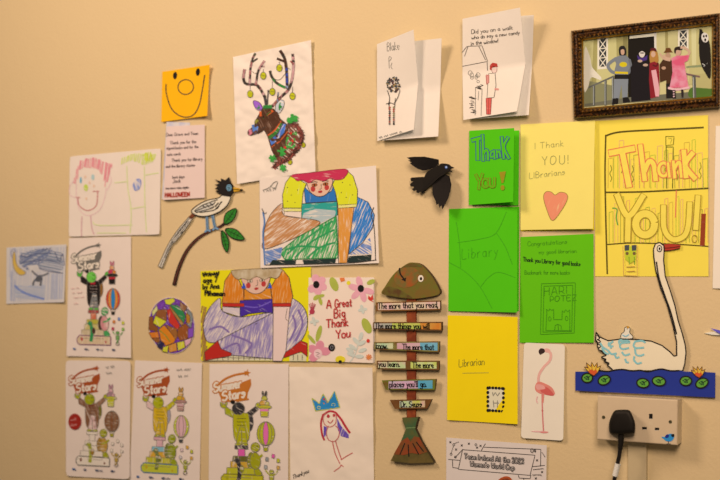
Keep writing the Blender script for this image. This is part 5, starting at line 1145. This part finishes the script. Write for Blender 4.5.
d = MB(lambda x, y: 7.4); d.stroke(z(wtop[2:13]), 1.5, BLK); d.build('wave_line', ws)
for x, y, r, rx in ((103, 269, 0, 25), (182, 279, -20, 29), (362, 293, 8, 29), (436, 284, 10, 31), (561, 283, 0, 27), (636, 293, -25, 30)):
    pc = z([(x, y)])[0]; pe = ell(*pc, rx / 4.645, 4.6, r, 22); pl = slab('lily_pad', pe, 7.5, 8.6, M('#649a34', 'card'), o)
    d = MB(lambda x, y: 8.6); d.stroke(pe, 1.3, BLK, True, True)
    for k in range(8): an = k * 2.4; d.ell(pc[0] + 2.9 * math.cos(an) * (.4 + .12 * (k % 5)), pc[1] + 2.5 * math.sin(an) * (.4 + .12 * (k % 5)), .8, .75, M('#1f4a28'), 0, None, .3, 7)
    d.stroke([pc, (pc[0] + rx / 4.645 * .8, pc[1] - 3.0)], .6, BLK, False); d.build('pad_markings', pl)
for cx, cy, k in ((130, 235, 1.0), (620, 248, .86)):
    q = [(-42, -18), (-24, -12), (-32, -38), (-10, -18), (-6, -40), (6, -18), (20, -38), (20, -14), (38, -24), (22, 8), (4, 24), (-16, 12)]
    fq = z([(cx + x * k, cy + y * k) for x, y in q]); fl = slab('water_lily', fq, 8.7, 9.8, M('#ecb43c', 'card'), o, False)
    d = MB(lambda x, y: 9.8); d.fill(z([(cx - 22 * k, cy + 2 * k), (cx - 8 * k, cy - 6 * k), (cx + 4 * k, cy), (cx + 14 * k, cy - 6 * k), (cx + 20 * k, cy + 6 * k), (cx + 4 * k, cy + 23 * k), (cx - 14 * k, cy + 12 * k)]), M('#dc5426')); d.stroke(fq, .6, M('#5a2c14'), False, True)
    for x0, x1 in ((-28, -14), (-6, -4), (18, 10)): d.stroke(z([(cx + x0 * k, cy - 26 * k), (cx + x1 * k, cy)]), .5, M('#b85a1c'), False)
    d.build('petal_markings', fl)

# ------------------------------------------------------------------ socket, trunking, plug
o = empty('wall_socket', at(639, 446), 'white double wall socket below the blue strip of the swan', 'socket')
FA = [(597.4, 395.3), (677.8, 399.9), (677.2, 445.4), (597.0, 439.5)]; DS = 34.0
def box_on_wall(name, q, d0, d1, m, root, r=1.2, seg=3, dq=None):
    """bevelled box whose front outline is q at depth d1"""
    F = [at(x, y, dq or d1) for x, y in q]; c = sum(F, Vector()) / 4
    rings = [(0, d0)] + [(r * (1 - math.cos(a)), d1 - r + r * math.sin(a)) for a in [math.pi / 2 * i / seg for i in range(seg + 1)]]
    V = []; f = []
    for ins, dd in rings:
        for p in F:
            v = Vector((p.x, -dd * .001, p.z)); v.x += (1 if c.x > v.x else -1) * ins * .001; v.z += (1 if c.z > v.z else -1) * ins * .001; V.append(v)
    for i in range(len(rings) - 1):
        for k in range(4): a = i * 4 + k; b = i * 4 + (k + 1) % 4; f.append((a, a + 4, b + 4, b))
    n = len(rings) - 1; f.append(tuple(n * 4 + k for k in (3, 2, 1, 0))[::-1][::-1]); f.append((0, 1, 2, 3))
    return link_mesh(name, V, f, [0] * len(f), [m], origin_of(root), root)
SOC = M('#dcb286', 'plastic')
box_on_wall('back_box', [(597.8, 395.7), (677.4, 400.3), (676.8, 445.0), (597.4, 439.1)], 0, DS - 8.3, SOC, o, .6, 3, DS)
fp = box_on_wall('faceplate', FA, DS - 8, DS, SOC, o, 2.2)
z = lambda pts: Z(595, 385, 5.05, pts)
for x, y in ((43, 163), (380, 186)):
    c0 = z([(x, y)])[0]; s_ = slab('screw', ell(*c0, 1.7, 1.8, 0, 14), DS - 1, DS + .5, M('#8a744c', 'metal'), o, False)
    d = MB(lambda x, y: DS + .5, .1); d.stroke([(c0[0] - 1.1, c0[1] - .6), (c0[0] + 1.1, c0[1] + .6)], .5, BLK, False); d.build('screw_slot', s_)
for x, y, w, h in ((282, 158, 9, 13), (250, 218, 12, 6.5), (313, 222, 11, 6.5)):
    c0 = z([(x, y)])[0]; d = MB(lambda x, y: DS, .12); w /= 5.05; h /= 5.05
    d.fill([(c0[0] - w, c0[1] - h), (c0[0] + w, c0[1] - h + .1), (c0[0] + w, c0[1] + h), (c0[0] - w, c0[1] + h - .1)], M('#120e0c')); d.stroke([(c0[0] - w, c0[1] + h), (c0[0] + w, c0[1] + h)], .35, M('#c8b49c'), False); d.build('pin_slot', o)
d = MB(lambda x, y: DS, .1); d.ell(*z([(283, 195)])[0], 2.2, 1.7, M('#deb68a', 'plastic')); d.build('moulded_dimple', o)
o2 = empty('bird_sticker', at(668, 446), 'tiny blue bird sticker on the lower right corner of the socket', 'sticker')
st = slab('sticker_bird', z([(335, 262), (352, 262), (366, 250), (384, 246), (397, 250), (400, 258), (396, 272), (384, 284), (362, 284), (350, 276)]), DS + .2, DS + .7, M('#2f86c0', 'card'), o2)
d = MB(lambda x, y: DS + .7, .1); d.fill(z([(352, 262), (364, 248), (374, 254), (370, 266), (358, 268)]), M('#1c2a78'), True); d.fill(z([(384, 250), (400, 248), (399, 262), (390, 264)]), M('#141414'), True); d.stroke(z([(370, 284), (371, 296)]), .6, M('#4a3a34'), False); d.stroke(z([(362, 297), (382, 297)]), .6, M('#4a3a34'), False); d.build('sticker_markings', st)
o3 = empty('cable_trunking', at(637, 480), 'white plastic cable trunking running down from the socket', 'trunking')
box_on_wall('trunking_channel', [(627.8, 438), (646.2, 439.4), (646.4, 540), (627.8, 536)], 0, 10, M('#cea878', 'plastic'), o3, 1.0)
o4 = empty('power_plug', at(621, 470), 'black power plug with cable pushed into the left half of the socket', 'plug')
pl = [(98, 131), (120, 125), (165, 125), (180, 135), (194, 165), (203, 197), (201, 238), (186, 247), (100, 251), (74, 241), (71, 195), (82, 158)]
PLM = M('#0e0b0a', 'card')
def plug():
    q = z(pl); c = (sum(a[0] for a in q) / len(q), sum(a[1] for a in q) / len(q)); q = smooth_line(q, True, 1.5); n = len(q); V = []; f = []
    prof = [(1, DS + .3), (1, DS + 14), (.985, DS + 19), (.93, DS + 23), (.84, DS + 25), (.6, DS + 26)]
    for k, dd in prof:
        for x, y in q: V.append(at(c[0] + (x - c[0]) * k, c[1] + (y - c[1]) * k, dd))
    for i in range(len(prof) - 1):
        for j in range(n): a = i * n + j; b = i * n + (j + 1) % n; f.append((a, b, b + n, a + n))
    f.append(tuple((len(prof) - 1) * n + j for j in range(n))); f.append(tuple(range(n - 1, -1, -1)))
    link_mesh('plug_body', V, f, [0] * len(f), [PLM], o4.location.copy(), o4, range(len(f)))
    pts = smooth_line([(620.9, 432), (620.9, 441), (620.2, 449)], False, 1.5)
    tube('strain_relief', [at(x, y, DS + 13) for x, y in pts], lambda i: .0058 - .0016 * i / len(pts), PLM, o4)
    pts = smooth_line([(620.2, 448), (619.2, 456), (617.4, 464), (615.4, 474), (613.4, 486), (611, 505), (610, 540)], False, 1.5)
    cb = tube('cable', [at(x, y, DS + 13 - (y - 448) * .12) for x, y in pts], .0036, M('#1b1512', 'plastic'), o4)
    pts = [q_ for q_ in smooth_line([(618, 463.5), (616.4, 470), (615.0, 476)], False, .5)]
    tube('cable_tag', [at(x, y, DS + 13 - (y - 448) * .12) for x, y in pts], lambda i: .0048 + .0007 * math.sin(i * 2.1), M('#e4d6c2', 'plastic'), cb)
plug()

# ------------------------------------------------------------------ at the right edge
Paper('blank_sheet', 'white sheet cut off by the right edge beside the large yellow poster', 'paper',
      ((715.8, 126), (790, 121), (790, 291), (712.6, 288.2)), PAPERW, d=2.0, curl=(1, 0, 0, 3))
o = empty('paper_feather', at(714, 334), 'white and purple paper tips poking in at the right edge near the swan', 'paper cutout')
slab('white_tip', [(704.2, 333.2), (711, 332.0), (722, 331.2), (738, 330), (738, 335), (722, 335.2), (712, 334.8)], 1, 6, M('#efe0d2', 'paper'), o, False, None, lambda x, y: 3 + (x - 704) * .15)
slab('purple_tip', [(710.4, 328.2), (716, 329.4), (723, 331.2), (738, 333), (738, 338), (721, 334.2), (714.6, 331.0)], 2, 2.6, M('#6a5ab0', 'card'), o, False, None, lambda x, y: 5 + (x - 704) * .3)

# ------------------------------------------------------------------ light: warm overhead lamps, dim room fill
def area(name, loc, target, sx, sy, power, col):
    l = bpy.data.lights.new(name, 'AREA'); l.shape = 'RECTANGLE'; l.size = sx; l.size_y = sy; l.energy = power; l.color = col
    o = bpy.data.objects.new(name, l); COL.objects.link(o); o.location = loc
    o.rotation_euler = (Vector(target) - Vector(loc)).to_track_quat('-Z', 'Y').to_euler(); return o
area('overhead_lamp', (-1.85, -1.4, 2.7), (-1.1, 0, 1.5), .5, .5, 23.5, (1, .68, .46))
area('overhead_lamp', (.0, -1.6, 2.2), (-1.1, 0, 1.5), .6, .6, 26, (1, .68, .46))  # unseen lamp, set below ceiling height to fit the wall's brightness
w = bpy.data.worlds.new('room'); S.world = w; w.use_nodes = True
w.node_tree.nodes['Background'].inputs[0].default_value = (1, .70, .48, 1); w.node_tree.nodes['Background'].inputs[1].default_value = .10
S.view_settings.view_transform = 'Standard'; S.view_settings.look = 'None'; S.view_settings.gamma = 1; S.view_settings.exposure = 0
